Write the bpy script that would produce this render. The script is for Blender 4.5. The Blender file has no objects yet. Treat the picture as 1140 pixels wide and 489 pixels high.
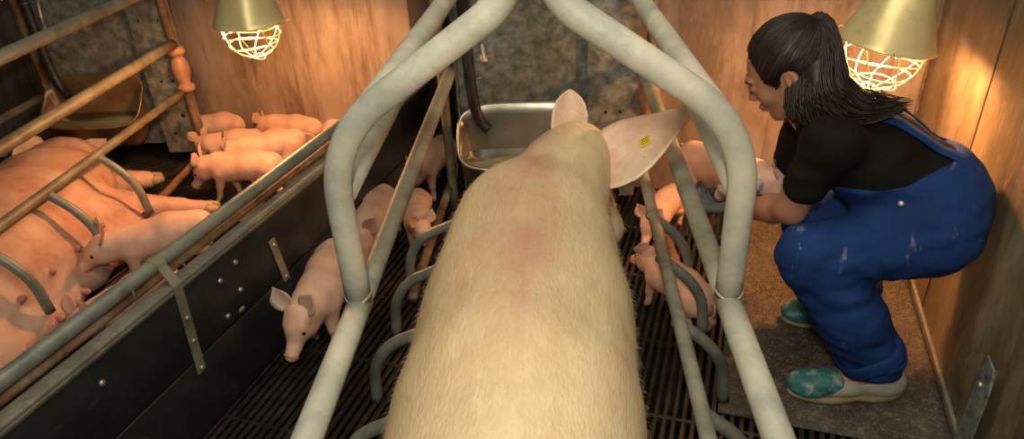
import bpy, bmesh, math, random
import numpy as np
import openvdb
from mathutils import Vector, Matrix, noise

random.seed(7)
C = bpy.context.scene.collection
scene = bpy.context.scene
PI = math.pi

# ------------------------------------------------------------------ camera
FPX = 775.0
CH = 1.4
_p, _r, _y = math.radians(29.9), math.radians(3.2), math.radians(19.4)
FWD = Vector((-math.sin(_y)*math.cos(_p), math.cos(_y)*math.cos(_p), -math.sin(_p)))
_r0 = Vector((math.cos(_y), math.sin(_y), 0)); _u0 = _r0.cross(FWD)
RGT = _r0*math.cos(_r) - _u0*math.sin(_r)
UPV = _u0*math.cos(_r) + _r0*math.sin(_r)
CAM = Vector((0, 0, CH))
cd = bpy.data.cameras.new('camera'); cam = bpy.data.objects.new('camera', cd); C.objects.link(cam)
cd.sensor_width = 36.0; cd.lens = 36.0*FPX/1140.0; cd.clip_start = 0.02
cam.matrix_world = Matrix(((RGT.x, UPV.x, -FWD.x, 0), (RGT.y, UPV.y, -FWD.y, 0), (RGT.z, UPV.z, -FWD.z, CH), (0, 0, 0, 1)))
scene.camera = cam

# ------------------------------------------------------------------ light
scene.view_settings.view_transform = 'Standard'
scene.view_settings.look = 'None'
scene.view_settings.gamma = 1.0
scene.view_settings.use_curve_mapping = False
scene.view_settings.exposure = 0.0
w = bpy.data.worlds.new('world'); scene.world = w; w.use_nodes = True
w.node_tree.nodes['Background'].inputs[0].default_value = (1.0, 0.72, 0.45, 1)
w.node_tree.nodes['Background'].inputs[1].default_value = 0.05

def area(name, loc, target, size, energy, color):
    d = bpy.data.lights.new(name, 'AREA'); d.shape = 'DISK'; d.size = size; d.energy = energy; d.color = color
    o = bpy.data.objects.new(name, d); C.objects.link(o); o.location = loc
    o.rotation_euler = (Vector(target)-Vector(loc)).to_track_quat('-Z', 'Y').to_euler()
    return o
area('camera_flash_light', (0.0, -0.12, 1.68), (-0.25, 1.6, 0.6), 0.16, 17, (1.0, 0.92, 0.76))
area('ceiling_fill_light', (-0.3, 1.0, 2.6), (-0.35, 1.5, 0.0), 1.6, 25, (1.0, 0.87, 0.66))  # added overhead fill for bounced ambient light, no actual lamp hangs here

# ------------------------------------------------------------------ pixel and crate frames
def at(x, y, z=None, Y=None, X=None):
    v = FWD + RGT*(x-570)/FPX + UPV*(244.5-y)/FPX
    if z is not None: t = (z-CH)/v.z
    elif Y is not None: t = Y/v.y
    else: t = X/v.x
    return CAM + v*t
A = math.radians(15.1)
UD = Vector((-math.sin(A), math.cos(A), 0)); VD = Vector((math.cos(A), math.sin(A), 0))
def uv(v, u, z, dx=0.0): return VD*v + UD*u + Vector((dx, 0, z))

# ------------------------------------------------------------------ materials
def mat(name, cols, rough=0.6, metal=0.0, scale=6.0, bump=0.0, bscale=60.0, stretch=(1, 1, 1), detail=6, sss=0.0,
        ssr=(0.02, 0.008, 0.004), spec=0.5, ramp=(0.35, 0.65), extra=None, coat=0.0, sheen=0.0, rvar=0.0):
    m = bpy.data.materials.new(name); m.use_nodes = True
    nt = m.node_tree; n = nt.nodes; l = nt.links; b = n['Principled BSDF']
    tc = n.new('ShaderNodeTexCoord'); mp = n.new('ShaderNodeMapping'); mp.inputs['Scale'].default_value = stretch
    l.new(tc.outputs['Object'], mp.inputs[0])
    nz = n.new('ShaderNodeTexNoise'); nz.inputs['Scale'].default_value = scale; nz.inputs['Detail'].default_value = detail
    nz.inputs['Roughness'].default_value = 0.62
    l.new(mp.outputs[0], nz.inputs['Vector'])
    cr = n.new('ShaderNodeValToRGB'); el = cr.color_ramp.elements
    el[0].position, el[1].position = ramp[0], ramp[1]
    for i, c in enumerate(cols):
        if i == 0: e = el[0]
        elif i == len(cols)-1: e = el[len(el)-1]
        else: e = el.new(ramp[0] + (ramp[1]-ramp[0])*i/(len(cols)-1))
        e.color = (*c, 1)
    l.new(nz.outputs['Fac'], cr.inputs[0])
    out = cr.outputs[0]
    for ex in (extra or []):
        # (colour, scale, lo, hi, stretch, strength)
        col, sc, lo, hi, st, stg = ex
        mp2 = n.new('ShaderNodeMapping'); mp2.inputs['Scale'].default_value = st; mp2.inputs['Location'].default_value = (sc*.37, 3.1, 1.7)
        l.new(tc.outputs['Object'], mp2.inputs[0])
        n2 = n.new('ShaderNodeTexNoise'); n2.inputs['Scale'].default_value = sc; n2.inputs['Detail'].default_value = 8
        n2.inputs['Roughness'].default_value = 0.7
        l.new(mp2.outputs[0], n2.inputs['Vector'])
        mr = n.new('ShaderNodeMapRange'); mr.inputs[1].default_value = lo; mr.inputs[2].default_value = hi
        mr.inputs[4].default_value = stg
        l.new(n2.outputs['Fac'], mr.inputs[0])
        mx = n.new('ShaderNodeMix'); mx.data_type = 'RGBA'
        l.new(mr.outputs[0], mx.inputs[0]); l.new(out, mx.inputs[6]); mx.inputs[7].default_value = (*col, 1)
        out = mx.outputs[2]
    l.new(out, b.inputs['Base Color'])
    b.inputs['Roughness'].default_value = rough; b.inputs['Metallic'].default_value = metal
    b.inputs['Specular IOR Level'].default_value = spec
    if coat: b.inputs['Coat Weight'].default_value = coat; b.inputs['Coat Roughness'].default_value = 0.2
    if sheen: b.inputs['Sheen Weight'].default_value = sheen; b.inputs['Sheen Roughness'].default_value = 0.4
    if sss:
        b.inputs['Subsurface Weight'].default_value = sss; b.inputs['Subsurface Radius'].default_value = ssr
        b.inputs['Subsurface Scale'].default_value = 1.0
    if rvar:
        mr = n.new('ShaderNodeMapRange'); mr.inputs[3].default_value = max(0, rough-rvar); mr.inputs[4].default_value = rough+rvar
        l.new(nz.outputs['Fac'], mr.inputs[0]); l.new(mr.outputs[0], b.inputs['Roughness'])
    if bump:
        nb = n.new('ShaderNodeTexNoise'); nb.inputs['Scale'].default_value = bscale; nb.inputs['Detail'].default_value = 5
        l.new(mp.outputs[0], nb.inputs['Vector'])
        bp = n.new('ShaderNodeBump'); bp.inputs['Strength'].default_value = bump; bp.inputs['Distance'].default_value = 0.01
        l.new(nb.outputs['Fac'], bp.inputs['Height']); l.new(bp.outputs[0], b.inputs['Normal'])
    m.use_fake_user = False
    return m

M = {}
M['galv'] = mat('galvanised_dusty', [(0.36, 0.37, 0.33), (0.47, 0.47, 0.40), (0.60, 0.58, 0.47)], 0.5, 0.15, 9, 0.12, 60,
                extra=[((0.70, 0.67, 0.52), 3.5, .5, .75, (1, 1, 1), .6), ((0.22, 0.24, 0.22), 28, .60, .74, (1, 1, 1), .5)])
M['galv_mid'] = mat('galvanised_green_grey', [(0.22, 0.23, 0.19), (0.33, 0.33, 0.26), (0.43, 0.42, 0.33)], 0.5, 0.2, 9, 0.12, 60,
                    extra=[((0.20, 0.15, 0.07), 5, .52, .72, (1, 1, 1), .6), ((0.5, 0.47, 0.36), 14, .58, .72, (1, 1, 1), .5)])
M['galv_dark'] = mat('galvanised_blue_grey', [(0.14, 0.165, 0.15), (0.22, 0.24, 0.21), (0.30, 0.31, 0.25)], 0.45, 0.3, 11, 0.12, 60,
                     extra=[((0.36, 0.34, 0.24), 4, .5, .75, (1, 1, 1), .6)])
M['rusty'] = mat('rusty_pipe', [(0.07, 0.035, 0.016), (0.17, 0.10, 0.05), (0.28, 0.23, 0.15)], 0.7, 0.2, 8, 0.3, 80,
                 extra=[((0.30, 0.10, 0.03), 9, .5, .7, (1, 1, 1), .7)])
M['olive'] = mat('olive_worn_pipe', [(0.13, 0.10, 0.055), (0.22, 0.20, 0.13), (0.31, 0.30, 0.23)], 0.55, 0.2, 7, 0.15, 60)
M['sheet'] = mat('spangled_sheet', [(0.13, 0.16, 0.15), (0.24, 0.28, 0.265), (0.38, 0.42, 0.39)], 0.42, 0.4, 24, 0.05, 60, detail=3,
                 extra=[((0.12, 0.11, 0.07), 3, .54, .75, (1, 1, .5), .5), ((0.45, 0.45, 0.40), 60, .62, .72, (1, 1, 1), .5)])
M['stainless'] = mat('stainless_bowl', [(0.42, 0.40, 0.32), (0.60, 0.58, 0.50)], 0.3, 0.85, 4, 0.03, 30,
                     extra=[((0.20, 0.15, 0.07), 5, .5, .72, (1, 1, 1), .6)])
M['bowl_lamplit_stained'] = mat('lamplit_stained_bowl', [(0.30, 0.20, 0.10), (0.46, 0.36, 0.20)], 0.35, 0.5, 4, 0.05, 30,
                        extra=[((0.26, 0.10, 0.03), 4, .42, .60, (1, 1, 1), .8)])  # brown of the heat lamp light painted into the bowl colour, plus stains
M['bolt'] = mat('zinc_bolt', [(0.35, 0.33, 0.28), (0.5, 0.48, 0.42)], 0.4, 0.7, 30)
M['slop'] = mat('trough_water', [(0.16, 0.17, 0.10), (0.22, 0.22, 0.13)], 0.12, 0.0, 5)
M['tube'] = mat('black_tube', [(0.012, 0.012, 0.012), (0.03, 0.028, 0.024)], 0.45, 0, 12)
M['board'] = mat('black_plastic_board', [(0.010, 0.011, 0.012), (0.022, 0.023, 0.024)], 0.42, 0, 9, 0.05, 30,
                 extra=[((0.16, 0.15, 0.13), 5, .60, .80, (1, 1, 2.5), .35), ((0.2, .17, .12), 70, .68, .78, (1, 1, 1), .35)])
M['board_cap'] = mat('dusty_cap_strip', [(0.12, 0.115, 0.095), (0.21, 0.20, 0.16)], 0.6, 0, 9,
                     extra=[((0.40, 0.37, 0.28), 15, .5, .7, (1, 1, 1), .6)])
M['wood'] = mat('stained_wall_board', [(0.16, 0.12, 0.085), (0.27, 0.215, 0.165), (0.38, 0.32, 0.26)], 0.5, 0, 3.4, 0.10, 22, stretch=(1, 1, .30), ramp=(.38, .62),
                extra=[((0.12, 0.060, 0.022), 7, .50, .64, (1, 1, .20), .75), ((0.46, 0.38, 0.30), 5, .52, .70, (1, 1, .6), .6),
                       ((0.09, 0.048, 0.02), 22, .53, .66, (1, 1, .08), .55), ((0.34, 0.26, 0.18), 90, .52, .70, (1, 1, .12), .5)])
M['wood_side'] = mat('stained_side_board', [(0.13, 0.095, 0.05), (0.22, 0.17, 0.10), (0.32, 0.26, 0.17)], 0.45, 0, 3.0, 0.12, 30, stretch=(1, 1, .4), ramp=(.38, .62),
                     extra=[((0.06, 0.040, 0.02), 5, .48, .66, (1, 1, .5), .8), ((0.40, 0.33, 0.22), 70, .55, .70, (1, 1, .3), .6), ((0.05, .03, .015), 30, .56, .70, (1, 1, .2), .5)])
M['seam'] = mat('dark_seam', [(0.04, 0.025, 0.012), (0.09, 0.06, 0.03)], 0.8)
M['slat'] = mat('slat_bar', [(0.012, 0.011, 0.010), (0.038, 0.034, 0.028)], 0.45, 0.2, 14, 0.1, 60,
                extra=[((0.16, 0.12, 0.07), 12, .56, .74, (1, .3, 1), .5)])
M['pit'] = mat('pit', [(0.006, 0.005, 0.004), (0.012, 0.01, 0.008)], 0.9)
M['matr'] = mat('rubber_mat', [(0.030, 0.028, 0.024), (0.085, 0.075, 0.06)], 0.7, 0, 5, 0.5, 260,
                extra=[((0.30, 0.25, 0.16), 40, .50, .70, (1, 1, 1), .55), ((0.40, 0.34, 0.24), 130, .55, .68, (1, 1, 1), .5)])
M['dust'] = mat('sawdust', [(0.20, 0.15, 0.08), (0.38, 0.30, 0.18)], 0.9, 0, 60, 0.5, 200)
M['sow'] = mat('sow_hide', [(0.51, 0.38, 0.21), (0.62, 0.50, 0.30), (0.72, 0.60, 0.39)], 0.6, 0, 4.2, 0.25, 200, stretch=(1, .35, 1), sss=0.04,
               extra=[((0.58, 0.33, 0.21), 2.9, .50, .66, (1.8, .7, 1), .5), ((0.44, 0.32, 0.18), 9, .55, .70, (1, .6, 1), .4), ((0.80, 0.72, 0.52), 70, .52, .66, (1, .14, 1), .30)])
M['sow_pink'] = mat('sow_skin', [(0.56, 0.30, 0.20), (0.68, 0.42, 0.30), (0.74, 0.52, 0.38)], 0.5, 0, 4, 0.2, 160, sss=0.06,
                    extra=[((0.50, 0.18, 0.14), 5, .50, .66, (1, 1, 1), .6), ((0.42, 0.33, 0.27), 7, .54, .70, (1, 1, 1), .45), ((0.40, 0.16, 0.12), 40, .60, .70, (1, 1, 1), .35)])
M['ear'] = mat('ear_skin', [(0.64, 0.36, 0.27), (0.74, 0.48, 0.37), (0.80, 0.60, 0.46)], 0.5, 0, 9, 0.15, 120, sss=0.3, ssr=(0.03, 0.01, 0.006),
               extra=[((0.58, 0.24, 0.19), 14, .54, .70, (1, 1, 1), .5)])
M['ear_big'] = mat('sow_ear_skin', [(0.60, 0.38, 0.27), (0.72, 0.52, 0.38), (0.78, 0.62, 0.45)], 0.55, 0, 7, 0.2, 120, sss=0.1,
               extra=[((0.60, 0.27, 0.20), 11, .52, .68, (1, 1, 1), .6), ((0.35, 0.20, 0.12), 30, .60, .70, (1, 1, 1), .5)])
M['teat'] = mat('teat_skin', [(0.42, 0.15, 0.12), (0.58, 0.25, 0.19)], 0.5, 0, 20, 0.1, 120)
M['piglet'] = mat('piglet_skin', [(0.66, 0.38, 0.27), (0.76, 0.48, 0.35), (0.82, 0.57, 0.43)], 0.45, 0, 6, 0.08, 220, sss=0.10,
                  extra=[((0.60, 0.26, 0.20), 8, .58, .8, (1, 1, 1), .5)])
M['snout'] = mat('snout_skin', [(0.58, 0.24, 0.18), (0.68, 0.34, 0.27)], 0.35, 0, 30)
M['hoof'] = mat('hoof', [(0.34, 0.22, 0.13), (0.5, 0.36, 0.22)], 0.5, 0, 30)
M['eye'] = mat('dark_eye', [(0.01, 0.008, 0.008), (0.02, 0.012, 0.01)], 0.12)
M['plug'] = mat('terracotta_plastic', [(0.36, 0.18, 0.11), (0.52, 0.30, 0.19)], 0.45, 0, 14,
                extra=[((0.18, 0.08, 0.04), 18, .6, .72, (1, 1, 1), .7)])
M['shade'] = mat('lamp_shade_alu', [(0.80, 0.68, 0.32), (0.90, 0.80, 0.46)], 0.36, 0.4, 7, 0.15, 12,
                 extra=[((0.40, 0.34, 0.16), 8, .55, .75, (1, 1, 1), .6)])
M['wire'] = mat('cage_wire', [(0.72, 0.62, 0.45), (0.8, 0.72, 0.55)], 0.3, 0.6, 10)
M['blue'] = mat('blue_work_cloth', [(0.007, 0.030, 0.125), (0.011, 0.046, 0.19)], 0.85, 0, 5, 0.4, 16, spec=0.2)
M['blue_worn'] = mat('blue_work_cloth_worn', [(0.007, 0.030, 0.125), (0.011, 0.046, 0.19)], 0.85, 0, 5, 0.4, 16, spec=0.2,
                     extra=[((0.30, 0.34, 0.40), 17, .62, .70, (1.8, 1, .4), .45), ((0.004, 0.02, 0.09), 5, .5, .7, (1, 1, 1), .5)])
M['shirt'] = mat('black_cotton', [(0.006, 0.005, 0.005), (0.012, 0.010, 0.009)], 0.9, 0, 6, 0.3, 14, spec=0.15)
M['hair'] = mat('dark_brown_hair', [(0.006, 0.003, 0.002), (0.022, 0.010, 0.006)], 0.5, 0, 20, 0, stretch=(1, 1, 1))
M['person'] = mat('person_skin', [(0.36, 0.17, 0.10), (0.44, 0.22, 0.13)], 0.48, 0, 8, 0.05, 160, sss=0.06)
M['lip'] = mat('lip', [(0.34, 0.10, 0.08), (0.4, 0.13, 0.1)], 0.4)
M['glove'] = mat('grey_glove', [(0.13, 0.15, 0.18), (0.19, 0.21, 0.25)], 0.7, 0, 8, 0.1, 60)
M['rag'] = mat('pale_lilac_cloth', [(0.55, 0.45, 0.47), (0.68, 0.58, 0.6)], 0.9, 0, 8, 0.3, 30)
M['shoe'] = mat('dusty_shoe', [(0.36, 0.35, 0.30), (0.50, 0.48, 0.42)], 0.65, 0, 14, 0.2, 60,
                extra=[((0.20, 0.18, 0.14), 20, .52, .7, (1, 1, 1), .6)])
M['shoe_toe'] = mat('worn_teal_shoe', [(0.01, 0.10, 0.11), (0.03, 0.19, 0.19)], 0.5, 0, 14, 0.2, 60,
                    extra=[((0.42, 0.44, 0.40), 22, .50, .62, (1, 1, 1), .8)])
M['sole'] = mat('tan_sole', [(0.22, 0.17, 0.09), (0.36, 0.29, 0.18)], 0.7, 0, 14)
M['tag'] = mat('yellow_tag', [(0.75, 0.50, 0.03), (0.85, 0.60, 0.05)], 0.4)
M['ink'] = mat('ink', [(0.05, 0.03, 0.01), (0.06, 0.04, 0.02)], 0.6)
M['purple'] = mat('purplish_piglet_skin', [(0.50, 0.20, 0.24), (0.62, 0.30, 0.32), (0.68, 0.42, 0.38)], 0.45, 0, 6, 0.08, 120, sss=0.1)  # purplish variant of the piglet skin
def emis(name, col, s):
    m = bpy.data.materials.new(name); m.use_nodes = True; n = m.node_tree.nodes; b = n['Principled BSDF']
    b.inputs['Base Color'].default_value = (*col, 1)
    b.inputs['Emission Color'].default_value = (*col, 1); b.inputs['Emission Strength'].default_value = s
    return m
M['bulb'] = emis('infrared_bulb', (1.0, 0.42, 0.12), 8)

# ------------------------------------------------------------------ mesh helpers
def thing(name, label, cat, loc=(0, 0, 0), rotz=0.0, group=None):
    o = bpy.data.objects.new(name, None); C.objects.link(o); o.empty_display_size = 0.05
    o.matrix_world = Matrix.Translation(Vector(loc)) @ Matrix.Rotation(rotz, 4, 'Z')
    o['label'] = label; o['category'] = cat
    if group: o['group'] = group
    return o
def wm(o):
    m = Matrix.Identity(4); ch = []
    while o is not None: ch.append(o); o = o.parent
    for p in reversed(ch): m = m @ p.matrix_basis
    return m
def obj(name, me, mt, parent=None, smooth=True, label=None):
    """me: mesh in world coordinates -> object"""
    o = bpy.data.objects.new(name, me); me.name = name
    if parent is not None:
        me.transform(wm(parent).inverted())
        o.parent = parent
    C.objects.link(o)
    if mt is not None: me.materials.append(mt)
    if smooth:
        me.polygons.foreach_set('use_smooth', [True]*len(me.polygons))
    if label: o['label'] = label
    me.update()
    return o
def rebase(o):
    """move a top-level mesh's origin to its base centre"""
    me = o.data; co = np.array([v.co for v in me.vertices])
    c = Vector(((co[:, 0].min()+co[:, 0].max())/2, (co[:, 1].min()+co[:, 1].max())/2, co[:, 2].min()))
    me.transform(Matrix.Translation(-c)); o.location = c
    return o
def tag(o, label, cat, group=None, kind=None):
    o['label'] = label; o['category'] = cat
    if group: o['group'] = group
    if kind: o['kind'] = kind
    return rebase(o)
def pyd(vs, fs):
    me = bpy.data.meshes.new('m'); me.from_pydata([tuple(v) for v in vs], [], fs)
    bm = bmesh.new(); bm.from_mesh(me); bmesh.ops.recalc_face_normals(bm, faces=bm.faces[:]); bm.to_mesh(me); bm.free()
    me.update(); return me
class MB:
    def __init__(s): s.v = []; s.f = []
    def add(s, vs, fs):
        n = len(s.v); s.v += [Vector(v) for v in vs]; s.f += [tuple(i+n for i in f) for f in fs]; return s
    def box(s, c, size, R=None, bev=0.0):
        c = Vector(c); hx, hy, hz = [k/2 for k in size]
        if bev <= 0:
            vs = [Vector((x, y, z)) for x in (-hx, hx) for y in (-hy, hy) for z in (-hz, hz)]
            fs = [(0, 1, 3, 2), (4, 6, 7, 5), (0, 4, 5, 1), (2, 3, 7, 6), (0, 2, 6, 4), (1, 5, 7, 3)]
        else:
            bm = bmesh.new(); bmesh.ops.create_cube(bm, size=1.0)
            for v in bm.verts: v.co = Vector((v.co.x*2*hx, v.co.y*2*hy, v.co.z*2*hz))
            bmesh.ops.bevel(bm, geom=list(bm.edges), offset=bev, segments=2, profile=.5, affect='EDGES')
            bm.verts.index_update()
            vs = [v.co.copy() for v in bm.verts]; fs = [tuple(v.index for v in f.verts) for f in bm.faces]; bm.free()
        if R is not None: vs = [R @ v for v in vs]
        return s.add([v+c for v in vs], fs)
    def tube(s, pts, r, seg=12, cap=True, closed=False):
        pts = [Vector(p) for p in pts]; n = len(pts)
        rs = r if isinstance(r, (list, tuple)) else [r]*n
        vs = []; fs = []
        up = None
        for i, p in enumerate(pts):
            if closed: t = (pts[(i+1) % n]-pts[i-1]).normalized()
            else: t = (pts[min(i+1, n-1)]-pts[max(i-1, 0)]).normalized()
            if up is None:
                up = Vector((0, 0, 1)) if abs(t.z) < .9 else Vector((1, 0, 0))
            a = (up - t*up.dot(t)).normalized(); up = a; b = t.cross(a)
            for k in range(seg):
                q = 2*PI*k/seg; vs.append(p + (a*math.cos(q)+b*math.sin(q))*rs[i])
        m = n if closed else n-1
        for i in range(m):
            j = (i+1) % n
            for k in range(seg):
                k2 = (k+1) % seg; fs.append((i*seg+k, i*seg+k2, j*seg+k2, j*seg+k))
        if cap and not closed:
            fs.append(tuple(range(seg))[::-1]); fs.append(tuple((n-1)*seg+k for k in range(seg)))
        return s.add(vs, fs)
    def lathe(s, prof, c, axis=(0, 0, 1), seg=24, sx=1, sy=1):
        q = Vector((0, 0, 1)).rotation_difference(Vector(axis)); c = Vector(c); vs = []; fs = []
        for r, z in prof:
            for k in range(seg):
                t = 2*PI*k/seg; vs.append(c + q @ Vector((r*sx*math.cos(t), r*sy*math.sin(t), z)))
        for i in range(len(prof)-1):
            for k in range(seg):
                k2 = (k+1) % seg; fs.append((i*seg+k, i*seg+k2, (i+1)*seg+k2, (i+1)*seg+k))
        if prof[0][0] > 1e-4: pass
        return s.add(vs, fs)
    def mesh(s): return pyd(s.v, s.f)
    def build(s, name, m, parent=None, smooth=True, label=None): return obj(name, s.mesh(), m, parent, smooth, label)
def arcpts(pts, rad, n=7):
    """polyline with rounded corners"""
    pts = [Vector(p) for p in pts]; out = [pts[0]]
    for i in range(1, len(pts)-1):
        a, b, c = pts[i-1], pts[i], pts[i+1]
        r = min(rad, (a-b).length*.49, (c-b).length*.49)
        p0 = b+(a-b).normalized()*r; p1 = b+(c-b).normalized()*r
        for k in range(n+1):
            t = k/n; out.append(p0*(1-t)**2 + b*2*t*(1-t) + p1*t*t)
    out.append(pts[-1]); return out
def subd(pts, step=.03):
    out = [Vector(pts[0])]
    for a, b in zip(pts[:-1], pts[1:]):
        a = Vector(a); b = Vector(b); n = max(1, int((b-a).length/step))
        for k in range(1, n+1): out.append(a.lerp(b, k/n))
    return out
def smoothcurve(pts, n=8):
    P = [Vector(p) for p in pts]; out = []
    for i in range(len(P)-1):
        p0 = P[max(i-1, 0)]; p1 = P[i]; p2 = P[i+1]; p3 = P[min(i+2, len(P)-1)]
        for k in range(n):
            t = k/n
            out.append(.5*((2*p1)+(p2-p0)*t+(2*p0-5*p1+4*p2-p3)*t*t+(-p0+3*p1-3*p2+p3)*t**3))
    out.append(P[-1]); return out

# ---- signed distance sculpting: smooth unions of tapered capsules and ellipsoids
def sdf_mesh(prims, h, k=0.02, xf=None):
    """prims: ('c', a, b, ra, rb[, k]) | ('e', centre, radii, R(3x3) or None[, k]) | ('-c'..)/('-e'..) carve | ('plane', point, normal, k) keep side behind the normal"""
    los = []; his = []
    for p in prims:
        if p[0] == 'c':
            a, b, ra, rb = Vector(p[1]), Vector(p[2]), p[3], p[4]
            for q, r in ((a, ra), (b, rb)): los.append([q[i]-r for i in range(3)]); his.append([q[i]+r for i in range(3)])
        elif p[0] == 'e':
            r = max(p[2]); los.append([p[1][i]-r for i in range(3)]); his.append([p[1][i]+r for i in range(3)])
    lo = np.min(los, 0)-3*h-.3*k; hi = np.max(his, 0)+3*h+.3*k
    n = np.ceil((hi-lo)/h).astype(int)+1
    X, Y, Z = np.meshgrid(*[np.arange(n[i], dtype=np.float32)*h+lo[i] for i in range(3)], indexing='ij')
    D = np.full(X.shape, 1e3, dtype=np.float32)
    for p in prims:
        kk = k
        t = p[0].lstrip('-'); neg = p[0].startswith('-')
        if t == 'c':
            a = np.array(p[1], float); b = np.array(p[2], float); ra, rb = p[3], p[4]
            if len(p) > 5: kk = p[5]
            ab = b-a; L2 = float(ab@ab)+1e-12
            T = np.clip(((X-a[0])*ab[0]+(Y-a[1])*ab[1]+(Z-a[2])*ab[2])/L2, 0, 1)
            d = np.sqrt((X-a[0]-T*ab[0])**2+(Y-a[1]-T*ab[1])**2+(Z-a[2]-T*ab[2])**2) - (ra+(rb-ra)*T)
        elif t == 'e':
            c = p[1]; r = p[2]; R = p[3] if len(p) > 3 else None
            if len(p) > 4: kk = p[4]
            x, y, z = X-c[0], Y-c[1], Z-c[2]
            if R is not None:
                Rt = R.transposed() if isinstance(R, Matrix) else R
                x, y, z = (Rt[0][0]*x+Rt[0][1]*y+Rt[0][2]*z, Rt[1][0]*x+Rt[1][1]*y+Rt[1][2]*z, Rt[2][0]*x+Rt[2][1]*y+Rt[2][2]*z)
            k0 = np.sqrt((x/r[0])**2+(y/r[1])**2+(z/r[2])**2)+1e-9
            k1 = np.sqrt((x/r[0]**2)**2+(y/r[1]**2)**2+(z/r[2]**2)**2)+1e-9
            d = k0*(k0-1)/k1
        elif t == 'plane':
            q, nn, kk = p[1], Vector(p[2]).normalized(), p[3]
            d = (X-q[0])*nn[0]+(Y-q[1])*nn[1]+(Z-q[2])*nn[2]
            hh = np.clip(.5-.5*(D-d)/kk, 0, 1); D = D*(1-hh)+d*hh + kk*hh*(1-hh); continue
        if neg:
            d = -d; hh = np.clip(.5-.5*(D-d)/kk, 0, 1); D = D*(1-hh)+d*hh + kk*hh*(1-hh)
        else:
            hh = np.clip(.5+.5*(D-d)/kk, 0, 1); D = D*(1-hh)+d*hh - kk*hh*(1-hh)
    bg = 3*h
    D = np.clip(D, -bg, bg).astype(np.float32)
    g = openvdb.FloatGrid(bg); g.copyFromArray(np.ascontiguousarray(D), tolerance=0.0)
    g.transform = openvdb.createLinearTransform(1.0)
    pts, quads = g.convertToQuads(isovalue=0.0)
    pts = pts*h + lo
    q = quads[:, ::-1]
    me = bpy.data.meshes.new('sdf')
    me.vertices.add(len(pts)); me.vertices.foreach_set('co', pts.astype(np.float32).ravel())
    me.loops.add(len(q)*4); me.loops.foreach_set('vertex_index', q.astype(np.int32).ravel())
    me.polygons.add(len(q)); me.polygons.foreach_set('loop_start', np.arange(0, len(q)*4, 4, dtype=np.int32))
    me.polygons.foreach_set('loop_total', np.full(len(q), 4, dtype=np.int32))
    me.update(calc_edges=True); me.validate()
    if xf is not None: me.transform(xf)
    # outward orientation check
    co = np.array(me.vertices[0].co)
    bm = bmesh.new(); bm.from_mesh(me); vol = bm.calc_volume(signed=True)
    if vol < 0: bmesh.ops.reverse_faces(bm, faces=bm.faces[:])
    bm.to_mesh(me); bm.free()
    return me
def displace(me, fn):
    nn = [v.normal.copy() for v in me.vertices]
    for v, n_ in zip(me.vertices, nn): v.co += n_*fn(v.co, n_)
    me.update()
def leaf(base, d, nrm, length, width, cup=.25, tipdroop=0.0, thick=.004, n=14, m=8, fold=0.0, pw=.75, prof=None):
    """ear: pointed leaf cupped across its width, with thickness"""
    base = Vector(base); d = Vector(d).normalized(); nrm = Vector(nrm); nrm = (nrm-d*nrm.dot(d)).normalized(); s = d.cross(nrm)
    def P(i, j, off):
        t = i/n; q = (j/m)*2-1
        if prof: wdt = width*.5*float(np.interp(t, prof[0], prof[1]))
        else:
            wdt = width*.5*(math.sin(PI*min(1, (t*.86+.16)))**pw)*(1.0 if t < 1 else .08)
            if t > .55: wdt *= (1-((t-.55)/.45)**2.0*.75)
        x = s*(q*wdt)
        nz = nrm*(cup*wdt*(q*q) + tipdroop*t*t*length + off)
        f = fold*length*max(0, q)*t
        return base + d*(t*length) + x + nz + nrm*f
    mb = MB(); vs = []
    for off in (0, thick):
        for i in range(n+1):
            for j in range(m+1): vs.append(P(i, j, off*(1 if 0 < j < m and i < n else .4)))
    w_ = m+1; k = (n+1)*w_; fs = []
    for i in range(n):
        for j in range(m):
            a = i*w_+j; fs.append((a, a+w_, a+w_+1, a+1)); fs.append((k+a, k+a+1, k+a+w_+1, k+a+w_))
    for i in range(n):
        a = i*w_; fs.append((a, k+a, k+a+w_, a+w_)); a = i*w_+m; fs.append((a, a+w_, k+a+w_, k+a))
    for j in range(m):
        a = j; fs.append((a, a+1, k+a+1, k+a)); a = n*w_+j; fs.append((a, k+a, k+a+1, a+1))
    me = pyd(vs, fs)
    bm = bmesh.new(); bm.from_mesh(me); bmesh.ops.subdivide_edges(bm, edges=[], cuts=1); bm.to_mesh(me); bm.free()
    return me
def sphere_mb(mb, c, r, seg=12, rings=8, sc=(1, 1, 1), R=None):
    vs = []; fs = []
    for i in range(rings+1):
        th = PI*i/rings
        for k in range(seg):
            ph = 2*PI*k/seg
            v = Vector((r*sc[0]*math.sin(th)*math.cos(ph), r*sc[1]*math.sin(th)*math.sin(ph), r*sc[2]*math.cos(th)))
            if R is not None: v = R @ v
            vs.append(Vector(c)+v)
    for i in range(rings):
        for k in range(seg):
            k2 = (k+1) % seg; fs.append((i*seg+k, (i+1)*seg+k, (i+1)*seg+k2, i*seg+k2))
    mb.add(vs, fs); return mb
def struct(name, mb, m, smooth=False):
    o = mb.build(name, m, None, smooth); o['kind'] = 'structure'; return o

# ------------------------------------------------------------------ the room
XR = 0.622; YB = 2.69; XB = -1.274
DX = -2.09
mb = MB(); mb.box(((-5.4+XR+.04)/2, YB+.02, 0.9), (XR+.04+5.4, .04, 2.2))
struct('wall_back', mb, M['wood'])
mb = MB(); mb.box((XR+.02, 1.0, 0.9), (.04, 3.38, 2.2)); struct('wall_right', mb, M['wood_side'])
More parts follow.
